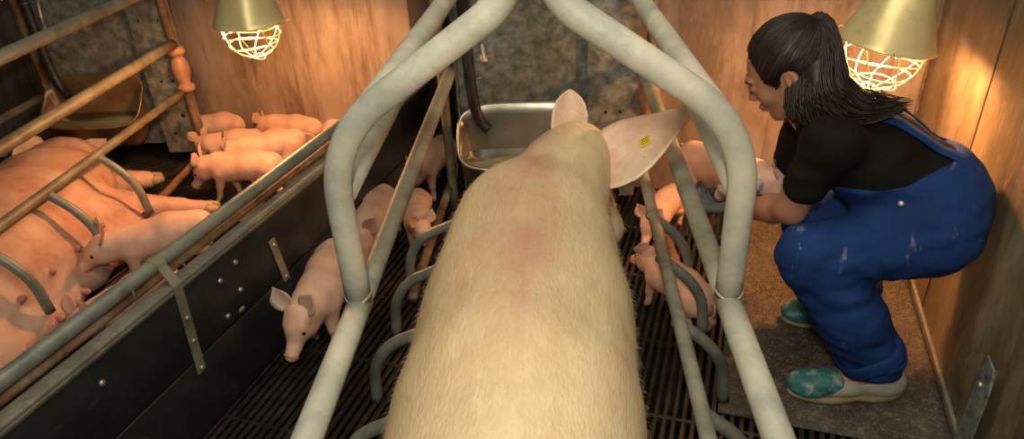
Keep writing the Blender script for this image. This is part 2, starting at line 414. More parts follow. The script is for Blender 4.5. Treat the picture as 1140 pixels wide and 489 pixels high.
# board joints: covering strips on the back wall, an open ragged joint on the side wall
for i, x in enumerate((-1.985, -0.62-.12, -3.2)):
    mb = MB(); mb.box((x, YB-.0015, 1.0), (.007, .005, 2.0)); o = struct('trim_%d' % (i+1), mb, M['wood'])
mb = MB(); pts = []
for k in range(60):
    z = k/59*2.0
    pts.append(Vector((XR-.0005, 2.03+.004*noise.noise(Vector((0, 3, z*14))), z)))
mb.tube(pts, [0.0025+0.002*abs(noise.noise(Vector((5, 3, p.z*40)))) for p in pts], 6); struct('trim_4', mb, M['seam'])
mb = MB(); mb.box((XR-.004, YB-.004, 1.0), (.010, .010, 2.0), bev=.003); struct('trim_5', mb, M['wood_side'])
mb = MB(); mb.box((XR-.006, 1.0, .012), (.012, 3.3, .024), bev=.003); struct('baseboard_right', mb, M['board_cap'])
# slatted floor: triangular cast bars along the pen, cross bars, dark pit
def slats(x0, x1, name):
    mb = MB(); x = x0; p = .0245
    ys = [-.35, .75, 1.385, 2.03, 2.69]
    while x < x1:
        hw = .0072
        vs = []; ny = 24
        for k in range(ny+1):
            y = -.35+(2.69+.35)*k/ny; dz = -.001+.001*noise.noise(Vector((x*30, y*5, 0)))
            for q in ((-hw, -.004), (-hw*.6, 0), (hw*.6, 0), (hw, -.004), (hw*.25, -.022), (-hw*.25, -.022)):
                vs.append((x+q[0], y, q[1]+dz))
        fs = []
        for k in range(ny):
            for j in range(6):
                j2 = (j+1) % 6; fs.append((k*6+j, k*6+j2, (k+1)*6+j2, (k+1)*6+j))
        mb.add(vs, fs); x += p
    for y in ys: mb.box(((x0+x1)/2, y, -.010), (x1-x0+.02, .012, .020), bev=.002)
    for k, y in enumerate((1.08, 1.7, 2.35, .4)): mb.box(((x0+x1)/2, y, -.016), (x1-x0+.02, .010, .014))
    return struct(name, mb, M['slat'])
slats(XB+.01, XR-.02, 'floor')
slats(-3.6, XB-.03, 'floor')
mb = MB(); mb.box((-2.4, 1.1, -.30), (6.4, 3.4, .02)); struct('floor', mb, M['pit'])
# mats
def matmesh(x0, x1, y0, y1, z, thick, n=(30, 60), skew=0.0):
    mb = MB(); nx, ny = n; vs = []; fs = []
    for j in range(ny+1):
        for i in range(nx+1):
            x = x0+(x1-x0)*i/nx; y = y0+(y1-y0)*j/ny
            e = 0 if (i in (0, nx) or j in (0, ny)) else 1
            xx = x+(skew*(y-y0) if i < nx/2 else 0)*(1-i/nx)
            vs.append((xx, y, z+thick*(.55+.45*e)+.0015*noise.noise(Vector((x*18, y*18, 0)))))
    W = nx+1
    for j in range(ny):
        for i in range(nx): a = j*W+i; fs.append((a, a+1, a+W+1, a+W))
    b = len(vs); rim = [i for i in range(nx)]+[j*W+nx for j in range(ny)]+[ny*W+nx-i for i in range(nx)]+[(ny-j)*W for j in range(ny)]
    for r in rim: vs.append((vs[r][0], vs[r][1], z))
    for q in range(len(rim)):
        q2 = (q+1) % len(rim); fs.append((rim[q], b+q, b+q2, rim[q2]))
    fs.append(tuple(b+q for q in range(len(rim)))[::-1])
    return pyd(vs, fs)
o = obj('floor_mat', matmesh(.045, XR-.014, 1.435, YB-.004, 0.0, .008), M['matr'])
tag(o, 'dark rubber floor mat under the crouching person, dusted with pale straw', 'mat')
o = obj('floor_mat', matmesh(-2.03, XB-.03, 2.02, YB-.004, 0.0, .008), M['matr'])
tag(o, 'rubber lying mat under the piglets below the left heat lamp', 'mat')
def litter(name, label, region, n, zf):
    rs = random.Random(hash(name) % 100 + n); mb = MB()
    for _ in range(n):
        x = rs.uniform(region[0], region[1]); y = rs.uniform(region[2], region[3])
        l_ = rs.uniform(.0015, .005); wd = rs.uniform(.0008, .0016); a_ = rs.uniform(0, PI); z = zf+rs.uniform(.001, .003)
        R = Matrix.Rotation(a_, 3, 'Z') @ Matrix.Rotation(rs.uniform(-.3, .3), 3, 'Y')
        mb.box((x, y, z), (l_, wd, .0009), R)
    o = mb.build(name, M['dust'], None, False); tag(o, label, 'litter', kind='stuff'); return o
litter('sawdust_litter', 'scattered pale sawdust on the mat beside the crouching person', (.07, .6, 1.47, 2.66), 4000, .008)
litter('straw_litter', 'denser straw bedding under the heat lamp beside the right wall', (.07, .6, 1.95, 2.67), 9000, .0085)
litter('sawdust_litter', 'scattered pale sawdust under the piglets in the left pen', (-1.99, -1.33, 2.04, 2.66), 3600, .008)

# ------------------------------------------------------------------ partition between pens
pt = thing('pen_partition', 'low black plastic board partition topped by two grey pipes, left of the standing sow', 'partition', (XB, 1.2, 0))
ya, yb_ = -.3, YB-.002
mb = MB(); mb.box((XB, (ya+yb_)/2, .112), (.034, yb_-ya, .216), bev=.004); mb.build('lower_board', M['board'], pt)
mb = MB(); mb.box((XB, (ya+yb_)/2, .332), (.034, yb_-ya, .216), bev=.004); mb.build('upper_board', M['board'], pt)
mb = MB(); mb.box((XB, (ya+yb_)/2, .446), (.040, yb_-ya, .012), bev=.003); mb.box((XB+.017, (ya+yb_)/2, .436), (.004, yb_-ya, .018)); mb.build('cap_strip', M['board_cap'], pt, label='dusty grey top strip')
mb = MB(); mb.tube(subd([(XB-.028, ya, .495), (XB-.028, YB-.03, .510)], .1), .019, 16); mb.build('top_pipe', M['galv_dark'], pt, label='thick grey green top pipe')
mb = MB(); mb.tube(subd([(XB-.030, ya, .462), (XB-.030, YB-.03, .468)], .1), .011, 12); mb.build('thin_pipe', M['rusty'], pt, label='thin worn lower pipe')
def strap(y0, y1, zt, zb, over=True):
    mb = MB(); pts = []
    w2 = .014
    if over:
        for k in range(9):
            a_ = PI*(1.15-1.15*k/8); pts.append(Vector((XB-.028+.0225*math.cos(a_), y0, .499+.0225*math.sin(a_))))
        pts.append(Vector((XB+.021, y0, .452)))
    else: pts.append(Vector((XB+.021, y0, zt)))
    pts.append(Vector((XB+.021, y1, zb)))
    vs = []; fs = []
    for i, p in enumerate(pts):
        t = (pts[min(i+1, len(pts)-1)]-pts[max(i-1, 0)]).normalized(); s = Vector((0, 1, 0)); n_ = t.cross(s).normalized()
        for a_, b_ in ((-1, -1), (1, -1), (1, 1), (-1, 1)): vs.append(p+s*(w2*a_)+n_*(.0015*b_))
    for i in range(len(pts)-1):
        for j in range(4):
            j2 = (j+1) % 4; fs.append((i*4+j, i*4+j2, i*4+4+j2, i*4+4+j))
    fs.append((3, 2, 1, 0)); q = 4*(len(pts)-1); fs.append((q, q+1, q+2, q+3))
    mb.add(vs, fs)
    st = mb.build('strap', M['olive'], pt, False, label='galvanised metal strap')
    bb = MB()
    for f in ((.35, .62, .95) if over else (.12, .9)):
        z = .445*(1-f)+zb*f if over else zt*(1-f)+zb*f
        bb.lathe([(0, .006), (.004, .006), (.0065, .004), (.0065, 0)], (XB+.0225, y0+(y1-y0)*f, z), (1, 0, 0), 10)
    bb.build('bolt', M['bolt'], st)
strap(1.065, 1.05, .45, .185)
strap(1.425, 1.45, .365, .205, False)
for (y, z) in ((1.27, .385), (1.20, .37), (1.26, .30), (1.19, .26), (1.9, .40), (.8, .37)):
    bb = MB(); bb.lathe([(0, .007), (.005, .006), (.008, .003), (.008, 0)], (XB+.017, y, z), (1, 0, 0), 12); bb.build('bolt', M['bolt'], pt)
mb = MB(); mb.lathe([(0, .003), (.010, .003), (.013, 0)], (XB+.017, 1.245, .243), (1, 0, 0), 16, sy=1.0, sx=.55); mb.build('worn_patch', M['board_cap'], pt)
# ring clamp on the pipe
mb = MB(); mb.tube([Vector((XB-.028+.021*math.cos(t), .97, .487+.021*math.sin(t)*1.2)) for t in [2*PI*k/20 for k in range(20)]], .0025, 8, closed=True); mb.build('clamp_ring', M['olive'], pt)
# tall dark panel where the partition meets the wall
mb = MB(); mb.box((-1.245, YB-.045, .72), (.145, .085, 1.43), bev=.006)
o = mb.build('corner_post', M['tube']); tag(o, 'tall dark corner post where the low partition meets the back wall', 'post')

# ------------------------------------------------------------------ crates
def crate(dx, label, fr_z, fr_v, fingers, upper, spec):
    lab = label
    t = thing('farrowing_crate', lab, 'crate', uv(-.035, 1.2, 0, dx), A)
    c0 = -.035
    R = .024
    vo = .350
    g, gd = M['galv'], M['galv_dark']
    def P(v, u, z): return uv(v, u, z, dx)
    po = .335 if dx else .385
    for s in (-1, 1):
        # outer rail z .6
        u1 = 2.47 if s == 1 else 2.50
        mb = MB(); mb.tube(subd([P(c0+s*vo, -.35, .60), P(c0+s*vo, 1.085, .60)], .1), R, 18); orl = mb.build('outer_rail', spec['outer'], t)
        mb = MB(); mb.tube(subd([P(c0+s*vo, 1.085, .60), P(c0+s*vo, u1, .60)], .1), R*.92, 18); mb.build('forward_rail', spec['forward'], orl, label='greener, dirtier forward length of the rail')
        mb = MB(); mb.tube(subd([P(c0+s*.345, 1.085, .835), P(c0+s*.345, 2.75 if s == 1 else 2.8, .848)], .1), R*.95, 18)
        mb.build('upper_rail', spec['upper'], t)
        fv = fr_v if (s == 1 or dx) else .235
        mb = MB(); mb.tube(subd([P(c0+s*fv, -.35, fr_z), P(c0+s*(fv+.02), 2.44 if (s == 1 or dx) else 2.02, fr_z-.01)], .1), .0175, 16)
        fr = mb.build('finger_rail', spec['inner'], t)
        for u in fingers:
            zo = fr_z
            pp = [P(c0+s*fv, u, zo), P(c0+s*(fr_v+.083), u, zo-.07), P(c0+s*(fr_v+.130), u+.003, zo-.145), P(c0+s*(fr_v+.140), u+.004, zo-.262)]
            mb = MB(); mb.tube(subd(arcpts(pp, .06, 8), .02), .0155, 16); mb.build('finger_bar', gd, t)
        mb = MB(); mb.tube(subd([P(c0+s*.425, 1.75, .11), P(c0+s*.40, 2.52, .115)], .1), .016, 14); mb.build('low_rail', M['rusty'], t, label='rusty low rail')
        # front post with terracotta plug
        mb = MB(); mb.tube(subd([P(c0+s*po, 2.50, .015), P(c0+s*po, 2.50, 1.25)], .1), .0185, 14); mb.build('front_post', spec['post'], t)
        prof = [(r_*1.12, z_*1.08) for r_, z_ in ((.019, 0), (.034, 0), (.037, .006), (.036, .022), (.026, .030), (.023, .038), (.034, .065), (.0375, .095), (.035, .120), (.024, .147), (.023, .156), (.034, .162), (.037, .172), (.035, .186), (.030, .192), (.019, .194))]
        if s == 1:
            mb = MB(); mb.lathe([(r_, z_*.98) for r_, z_ in prof], P(c0+s*po, 2.50, .375), seg=24); mb.build('post_collar', M['plug'], t, label='terracotta coloured bulging post collar')
    # hoop: two uprights that lean together over the sow and turn up again
    for s in (-1, 1):
        pp = [P(c0+s*vo, 1.07, .612), P(c0+s*vo, 1.07, .945), P(c0+s*.030, 1.07, 1.167), P(c0+s*.030, 1.07, 1.40), P(c0+s*.030, 1.07, 1.55)]
        rr = [(.0), .11, .08, .05]
        out = [pp[0]]
        for i, rad in ((1, .125), (2, .055), (3, .03)):
            a_, b_, c_ = pp[i-1], pp[i], pp[i+1]
            q0 = b_+(a_-b_).normalized()*rad; q1 = b_+(c_-b_).normalized()*rad
            for k in range(11):
                f = k/10; out.append(q0*(1-f)**2+b_*2*f*(1-f)+q1*f*f)
        out.append(pp[-1])
        mb = MB(); mb.tube(subd(out, .05), R*1.02, 20); mb.build('hoop_bar', g, t)
        # weld bead
        ring = [P(c0+s*vo, 1.07, .620)+Vector((.0235*math.cos(a_), .0235*math.sin(a_), .004*math.cos(2*(a_-A)))) for a_ in [2*PI*k/20 for k in range(20)]]
        mb = MB(); mb.tube(ring, .0028, 6, closed=True); mb.build('weld_bead', g, t)
        if upper:
            mb = MB(); mb.tube(subd([P(c0+s*.300, 1.075, .968), P(c0+s*.245, 1.80, 1.0), P(c0+s*.20, 2.35, 1.03)], .1), R*1.0, 18); mb.build('brace_pipe', g, t)
    # front wall: sheet and folded channel
    zt = 1.35
    Rz = Matrix.Rotation(A, 3, 'Z')
    mb = MB(); mb.box(P(-.125, 2.535, (zt+.10)/2), (.50, .004, zt-.10), Rz)
    mb.box(P(-.365, 2.515, (zt+.10)/2), (.004, .040, zt-.1), Rz)
    mb.build('front_sheet', M['sheet'], t, False)
    mb = MB(); mb.box(P(.215, 2.505, zt/2+.03), (.185, .004, zt-.06), Rz); mb.box(P(.123, 2.520, zt/2+.03), (.004, .034, zt-.06), Rz); mb.box(P(.307, 2.520, zt/2+.03), (.004, .034, zt-.06), Rz)
    ch = mb.build('front_channel', M['sheet'], t, False, label='folded galvanised steel channel')
    for (v, z, r_) in ((.215, .335, .017), (.245, .25, .011), (.19, .42, .006), (.245, .42, .006), (.17, .70, .005), (.26, .70, .005), (.18, .16, .007)):
        hb = MB(); hb.lathe([(0, .0006), (r_, .0006), (r_, 0)], P(v, 2.5022, z), -UD, 16); hb.build('hole', M['pit'], ch)
    return t
crate(0, 'grey farrowing crate of bent pipes around the standing sow', .345, .31, (1.045, 1.335, 1.61, 1.85), True,
      dict(outer=M['galv'], forward=M['galv_mid'], upper=M['galv'], inner=M['galv_mid'], post=M['olive']))
crate(DX, 'worn farrowing crate rails above the lying sow, far left', .39, .318, (.82, 1.13, 1.46, 1.76), False,
      dict(outer=M['olive'], forward=M['olive'], upper=M['galv_mid'], inner=M['olive'], post=M['rusty']))

def trough(dx, label, plabel, nlabel, lamplit=False):
    t = thing('feed_trough', label, 'trough', uv(-.12, 2.45, .13, dx), A)
    def P(v, u, z): return uv(v, u, z, dx)
    vc = -.135; uc = 2.44
    def ring(hw, hl, z0, slope, n=44, e=4.0, du=0.0):
        out = []
        for k in range(n):
            a_ = 2*PI*k/n; c_, s_ = math.cos(a_), math.sin(a_)
            x = hw*math.copysign(abs(c_)**(2/e), c_); y = hl*math.copysign(abs(s_)**(2/e), s_)
            out.append(P(vc+x, uc+du+y, z0+slope*y))
        return out
    sl = 1.05
    rings = [ring(.13, .03, .135, .1, du=-.0), ring(.20, .055, .155, .2), ring(.225, .078, .22, .6), ring(.232, .088, .345, sl), ring(.240, .094, .352, sl), ring(.243, .097, .357, sl),
             ring(.240, .094, .362, sl), ring(.232, .087, .357, sl), ring(.222, .078, .335, sl), ring(.212, .072, .24, .4), ring(.18, .05, .165, .2), ring(.10, .02, .155, .1)]
    mb = MB(); n = 44; vs = [p for r in rings for p in r]; fs = []
    for i in range(len(rings)-1):
        for k in range(n): k2 = (k+1) % n; fs.append((i*n+k, i*n+k2, (i+1)*n+k2, (i+1)*n+k))
    fs.append(tuple(range(n))[::-1]); fs.append(tuple((len(rings)-1)*n+k for k in range(n)))
    mb.add(vs, fs); mb.build('bowl', M['bowl_lamplit_stained'] if lamplit else M['stainless'], t)  # left bowl takes the colour with lamp light painted in
    wr = ring(.214, .073, .275, 0.0); mb = MB(); mb.add(wr+ring(.20, .060, .2, 0), [tuple(range(n))]+[(k, n+k, n+(k+1) % n, (k+1) % n) for k in range(n)])
    mb.build('feed_water', M['slop'], t, label='murky feed water in the bowl')
    f = thing('feed_pipe', plabel, 'pipe', P(-.31, 2.49, .35), A)
    mb = MB(); mb.tube(smoothcurve([P(-.33, 2.505, 1.3), P(-.322, 2.500, .9), P(-.315, 2.490, .6), P(-.305, 2.485, .47), P(-.285, 2.48, .405), P(-.255, 2.47, .375)], 6), .021, 16); mb.build('tube', M['tube'], f)
    for z in (.57, .80):
        c_ = P(-.318, 2.498, z); mb = MB(); mb.tube([c_+Vector((.0235*math.cos(a_), .0235*math.sin(a_), .002*math.sin(a_))) for a_ in [2*PI*k/20 for k in range(20)]], .0022, 6, closed=True)
        mb.tube([c_+VD*.02, c_+VD*.045], .002, 6); mb.build('pipe_clip', M['bolt'], f)
    d = thing('nipple_drinker', nlabel, 'drinker', P(-.255, 2.52, .62), A)
    mb = MB(); mb.tube([P(-.27, 2.528, .85), P(-.268, 2.50, .74), P(-.262, 2.49, .70)], .008, 10); mb.build('water_pipe', M['bolt'], d)
    ax = (P(-.252, 2.462, .632)-P(-.262, 2.49, .70)).normalized()
    mb = MB(); mb.lathe([(.008, 0), (.011, .004), (.011, .040), (.014, .044), (.0145, .066), (.012, .070), (.0085, .070), (.0085, .055), (0, .055)], P(-.262, 2.49, .70), ax, 16); mb.build('nozzle', M['bolt'], d)
    mb = MB(); mb.lathe([(0, .064), (.004, .064), (.004, .054)], P(-.262, 2.49, .70), ax, 10); mb.build('valve_pin', M['tube'], d)
trough(0, 'stainless feed trough in front of the standing sow, holding murky water', 'black feed downpipe beside the centre trough in front of the standing sow', 'small metal nipple drinker hanging above the centre trough')
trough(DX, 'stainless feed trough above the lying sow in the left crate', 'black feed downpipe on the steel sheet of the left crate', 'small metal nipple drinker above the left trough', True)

# wall bracket near lower right
bk = thing('wall_bracket', 'upright galvanised angle bracket bolted to the right wall at the front', 'bracket', (XR-.01, 1.40, 0))
mb = MB(); vs = []
y0, y1 = 1.360, 1.432
for zz, a_, b_ in ((-.0, y0, y1), (.27, y0, y1), (.325, y0+.018, y1-.004)):
    for x_ in (XR-.034, XR-.030): vs += [(x_, a_, zz), (x_, b_, zz)]
fs = [(0, 1, 5, 4), (4, 5, 9, 8), (2, 6, 7, 3), (6, 10, 11, 7), (0, 4, 6, 2), (4, 8, 10, 6), (1, 3, 7, 5), (5, 7, 11, 9), (8, 9, 11, 10), (0, 2, 3, 1)]
mb.add(vs, fs); mb.box((XR-.017, y1+.002, .14), (.034, .004, .28)); mb.build('angle_plate', M['sheet'], bk, False)
mb = MB(); mb.lathe([(0, .006), (.006, .006), (.009, .003), (.009, 0)], (XR-.034, 1.41, .255), (-1, 0, 0), 8); mb.build('bolt', M['bolt'], bk)
mb = MB(); mb.lathe([(0, .0006), (.005, .0006)], (XR-.034, 1.395, .29), (-1, 0, 0), 10); mb.build('hole', M['pit'], bk)

# ------------------------------------------------------------------ heat lamps
def heat_lamp(pos, tilt, label, power, rim=.127, dent=True):
    """pos: centre of the shade's rim"""
    pos = Vector(pos); t = thing('heat_lamp', label, 'heat lamp', pos-Vector((0, 0, .11)))
    ax = Vector(tilt).normalized(); q = Vector((0, 0, 1)).rotation_difference(ax)
    prof = [(.030, .290), (.034, .285), (.036, .240), (.042, .232), (.050, .226), (.056, .205), (.058, .180), (.066, .160), (.085, .110), (.105, .060), (.121, .018), (rim, .004), (rim+.003, .000), (rim, -.003), (rim-.003, .001), (.117, .018), (.101, .060), (.081, .110), (.062, .158), (.054, .178), (.050, .205), (.02, .212), (0, .212)]
    mb = MB(); mb.lathe(prof, (0, 0, 0), seg=48)
    me = mb.mesh()
    if dent:
        for v in me.vertices:
            r = math.hypot(v.co.x, v.co.y)
            if r > .03:
                n_ = noise.noise(Vector((v.co.x*16, v.co.y*16, v.co.z*16)))*.005
                a_ = math.atan2(v.co.y, v.co.x)
                if .12 < v.co.z < .21: n_ -= .010*math.exp(-((a_+1.8)/.5)**2)*math.exp(-((v.co.z-.165)/.02)**2)
                f = 1+n_/r; v.co.x *= f; v.co.y *= f
    me.transform(Matrix.Translation(pos) @ q.to_matrix().to_4x4())
    obj('lamp_shade', me, M['shade'], t, label='dented golden aluminium shade')
    W = lambda x, y, z: pos + q @ Vector((x, y, z))
    mb = MB()
    for z, r in ((-.008, .110), (-.042, .103), (-.078, .088), (-.108, .064), (-.130, .030)):
        mb.tube([W(r*math.cos(a_), r*math.sin(a_), z+.006*math.sin(a_*2+z*60)) for a_ in [2*PI*k/36 for k in range(36)]], .0020, 8, closed=True)
    for k in range(8):
        a_ = 2*PI*k/8+.2
        mb.tube(smoothcurve([W(r*math.cos(a_+tw), r*math.sin(a_+tw), z) for r, z, tw in ((.122, .006, 0), (.110, -.008, 0), (.103, -.042, .12), (.088, -.078, .28), (.064, -.108, .45), (.012, -.132, .7))], 4), .0020, 8)
    mb.build('guard_cage', M['wire'], t, label='bright wire guard cage')
    for k in range(3):
        a_ = 2*PI*k/3+2.6
        mb = MB(); mb.tube(smoothcurve([W((rim-.01)*math.cos(a_), (rim-.01)*math.sin(a_), .004), W((rim+.012)*math.cos(a_), (rim+.012)*math.sin(a_), .010), W((rim+.014)*math.cos(a_+.08), (rim+.014)*math.sin(a_+.08), -.002), W((rim-.012)*math.cos(a_+.1), (rim-.012)*math.sin(a_+.1), -.008)], 4), .002, 6)
        mb.build('cage_hook', M['wire'], t)
    mb = MB(); mb.lathe([(0, .048), (.025, .049), (.044, .056), (.048, .068), (.043, .085), (.026, .12), (.018, .15), (.018, .20)], (0, 0, 0), seg=24)
    me = mb.mesh(); me.transform(Matrix.Translation(pos) @ q.to_matrix().to_4x4()); obj('bulb', me, M['bulb'], t, label='glowing infrared bulb')
    mb = MB(); mb.tube([W(0, 0, .28), W(0, 0, .42), W(0, 0, .42)+Vector((0, 0, .9))], .005, 8); mb.build('cable', M['tube'], t)
    d = bpy.data.lights.new('heat_lamp_light', 'POINT'); d.energy = power; d.color = (1.0, 0.45, 0.18); d.shadow_soft_size = .03
    lo = bpy.data.objects.new('heat_lamp_light', d); C.objects.link(lo); lo.parent = t
    lo.matrix_parent_inverse = wm(t).inverted(); lo.location = W(0, 0, .012)
    return t
heat_lamp((-1.735, 2.15, .80), (.02, .0, 1), 'bell shaped heat lamp hanging over the piglets in the left pen', 27)
heat_lamp((.375, 2.12, .815), (.16, .02, 1), 'bell shaped heat lamp hanging behind the crouching person', 31)
#ANIMALS
# ------------------------------------------------------------------ animals
def rotf(M_, c): 
    return lambda p: M_ @ (Vector(p)-c) + c
def piglet(hp, rp, label, group=None, head=(0, 0), bend=0.0, steps=(0, 0, 0, 0), lie=False, roll=0.0, mt=None, s=None, cent=None, base=None, limp=False):
    """hp/rp: world points of the snout tip and the rump; local frame x forward"""
    hp = Vector(hp); rp = Vector(rp); d = hp-rp
    yaw = math.atan2(d.y, d.x); L = math.hypot(d.x, d.y)
    sc = s or max(.80, min(1.12, L/.405))
    mid = (hp+rp)/2
    zoff = -.078 if lie else 0.0
    org = Vector((mid.x, mid.y, 0)) - Vector((math.cos(yaw), math.sin(yaw), 0))*(.035*sc)
    if base is not None: org = Vector(base)
    t = thing('piglet', label, 'piglet', org, yaw, group)
    hy, hpit = head
    nc = Vector((.125, 0, .158))
    HM = Matrix.Rotation(hy, 3, 'Z') @ Matrix.Rotation(hpit, 3, 'Y')
    def W(p, hd=False):
        p = Vector(p)
        if hd: p = HM @ (p-nc) + nc
        if bend:
            x = p.x; a_ = bend*x/.2
            # bend along a circular arc
            k = bend/.2
            if abs(k) > 1e-4: p = Vector((math.sin(k*x)/k - p.y*math.sin(k*x), (1-math.cos(k*x))/k + p.y*math.cos(k*x), p.z))
        if roll:
            c_ = Vector((0, 0, .14)); p = Matrix.Rotation(roll, 3, 'X') @ (p-c_) + c_
        p = p + Vector((0, 0, zoff))
        if lie and p.z < .011: p.z = .011
        return org + Matrix.Rotation(yaw, 3, 'Z') @ (p*sc)
    pr = []
    def cp(a, b, ra, rb, k=.022, hd=False, hb=None): pr.append(('c', W(a, hd), W(b, hd if hb is None else hb), ra*sc, rb*sc, k*sc))
    cp((-.128, 0, .155), (-.04, 0, .162), .056, .060)
    cp((-.04, 0, .155), (.045, 0, .150), .064, .062)
    cp((.045, 0, .152), (.10, 0, .160), .060, .052)
    cp((.10, 0, .162), (.150, 0, .172), .048, .041, .02, False, True)
    cp((.150, 0, .174), (.182, 0, .166), .042, .036, .015, True)
    cp((.180, 0, .160), (.228, 0, .141), .030, .0205, .015, True)
    cp((.228, 0, .141), (.249, 0, .1345), .0182, .0180, .006, True)
    for s_ in (-1, 1):
        cp((.170, s_*.018, .148), (.150, s_*.016, .145), .024, .026, .015, True)   # jowl
        cp((.186, s_*.022, .182), (.160, s_*.022, .188), .011, .014, .01, True)    # brow
    feet = []
    for i, (x, s_) in enumerate(((.088, 1), (.088, -1), (-.125, 1), (-.125, -1))):
        st = steps[i]; fs = .058 if lie and not limp else 0
        if i < 2:
            a = (x-.005, s_*.034, .135); b = (x+.004+st*.35, s_*.040, .072); c = (x+st*.8, s_*.040, .034); f = (x+.004+st, s_*.040, .016)
            if lie and not limp: b = (x+.05, s_*.050, .110); c = (x+.085, s_*.048, .094); f = (x+.100, s_*.048, .090)
            cp(a, b, .030, .0150, .02); cp(b, c, .0145, .0112, .008); cp(c, f, .0112, .0118, .006)
        else:
            a = (x+.002, s_*.030, .145); b = (x+.030+st*.4, s_*.044, .098); c = (x-.022+st*.7, s_*.042, .062); f0 = (x-.008+st*.95, s_*.042, .030); f = (x+.000+st, s_*.042, .016)
            if lie and not limp: b = (x+.055, s_*.055, .112); c = (x+.02, s_*.060, .092); f0 = (x+.05, s_*.062, .09); f = (x+.065, s_*.062, .09)
            cp(a, b, .042, .024, .02); cp(b, c, .023, .0125, .01); cp(c, f0, .0125, .0108, .006); cp(f0, f, .0108, .0115, .005)
        feet.append((c if i < 2 else f0, f))
    me = sdf_mesh(pr, .0052*sc, .02)
    mtt = mt or M['piglet']
    body = obj('body', me, mtt, t)
    # snout disc with nostrils
    e0 = W((.250, 0, .134), True); e1 = W((.257, 0, .132), True); ax = (e1-e0).normalized()
    mb = MB(); r0 = .0195*sc; mb.lathe([(0, .009*sc), (r0*.6, .0088*sc), (r0*.95, .006*sc), (r0*1.06, .001*sc), (r0*.9, -.004*sc)], e0, ax, 16)
    dsc = mb.build('snout_disc', M['snout'], t)
    for s_ in (-1, 1):
        mb = MB(); c_ = e0+ax*(.0088*sc)+(W((.251, s_*.0075, .135), True)-e0); sphere_mb(mb, c_, .0032*sc, 8, 6); mb.build('nostril', M['eye'], dsc)
        mb = MB(); sphere_mb(mb, W((.199, s_*.0300, .174), True), .0056*sc, 10, 8); mb.build('eye', M['eye'], t)
        b0 = W((.150, s_*.026, .200), True); d1 = W((.118, s_*.062, .256), True)-b0; nn = W((.200, s_*.022, .262), True)-b0
        me = leaf(b0, d1, nn, .070*sc, .060*sc, cup=.35, tipdroop=.10, thick=.0028*sc, n=10, m=6)
        obj('ear', me, M['ear'], t)
    for c, f in feet:
        a_ = W(f); dd = (W(f)-W(c)).normalized()
        mb = MB()
        for q in (-1, 1):
            off = (W((f[0], f[1]+q*.0055, f[2]))-a_)
            mb.lathe([(0, -.004*sc), (.0085*sc, -.002*sc), (.0085*sc, .006*sc), (.0060*sc, .015*sc), (0, .016*sc)], a_+off, dd, 8)
        for v in mb.v: v.z = max(v.z, .0015)
        mb.build('hoof', M['hoof'], t)
    tp = [W((-.178, 0, .175)), W((-.195, .004, .178)), W((-.208, .014, .168)), W((-.212, .020, .150)), W((-.203, .012, .140))]
    mb = MB(); cv = smoothcurve(tp, 5); mb.tube(cv, [.0048*sc*(1-.7*i/len(cv)) for i in range(len(cv))], 8); mb.build('tail', mtt, t)
    return t

PG = 'piglets under the left heat lamp'
piglet(at(196, 150, .10), at(272, 128, .17), 'rearmost pink piglet against the left back wall, only its back visible behind another', PG, head=(-.9, .5))
piglet(at(208, 172, .10), at(289, 146, .165), 'pink piglet with its head hidden behind the left crate post, second from the wall', PG, head=(-.9, .5), steps=(.02, -.02, .02, -.02))
piglet(at(283, 148, .10), at(358, 138, .165), 'pink piglet at the back wall right of the lamp seam, rump turned right', PG, head=(0, .5), steps=(.02, 0, -.01, .02))
piglet(at(240, 190, .08), at(338, 153, .165), 'pink piglet in the middle, half behind the nearest one under the left lamp', PG, head=(0, .4), steps=(0, .02, .03, -.03))
piglet(at(217, 207, .06), at(312, 182, .165), 'nearest piglet under the left lamp, whole side seen, snout lowered to the slats', PG, head=(.1, .55), steps=(.03, -.03, -.03, .03), bend=.1)
piglet(at(402, 118, .14), at(370, 146, .15), 'piglet with only its round rump showing above the partition pipe', PG, head=(0, .2), s=.95)
QG = 'piglets left of the standing sow'
piglet(at(346, 387, .085), at(376, 292, .165), 'piglet walking toward the camera beside the black partition, snout down', QG, head=(-.10, .45), steps=(.01, -.03, .02, -.02), bend=-.2, s=1.13)
piglet(at(406, 288, .08), at(422, 224, .165), 'piglet partly hidden behind the left hoop upright', QG, head=(.1, .5), s=1.03, steps=(.02, -.02, -.02, .02))
piglet(at(466, 270, .075), at(462, 214, .165), 'piglet between the hoop and the sow with its snout lowered by the finger bars', QG, head=(.25, .5), steps=(-.02, .02, .02, -.02), bend=.2)
piglet(at(467, 206, .09), at(486, 168, .165), 'dim piglet farthest away beside the centre feed trough post', QG, head=(-.2, .4), s=1.0)
piglet(at(708, 292, .09), at(790, 338, .15), 'piglet under the finger bars right of the sow, head against her belly', 'piglets right of the standing sow', head=(0, .2), steps=(.01, -.01, .02, 0))
piglet(at(716, 268, .07), at(752, 206, .16), 'reddish lit piglet behind the right crate rails below the ear of the sow', 'piglets right of the standing sow', head=(.1, .5))
SG = 'piglets nursing at the lying sow'
piglet(at(98, 302, .10), at(232, 254, .145), 'piglet sucking at the lying sow, its whole side seen above the pipe', SG, head=(.1, .15), bend=.12, steps=(0, .02, -.02, .01), s=1.08)
piglet(at(118, 268, .10), at(205, 242, .12), 'piglet wedged between the foreleg of the lying sow and the nearer nursing piglet', SG, head=(0, .1), lie=True, s=.9)
piglet(at(97, 384, .08), at(176, 322, .12), 'purplish piglet at the teats, only its back showing above the partition pipe', SG, head=(0, .2), mt=M['purple'], s=.95)

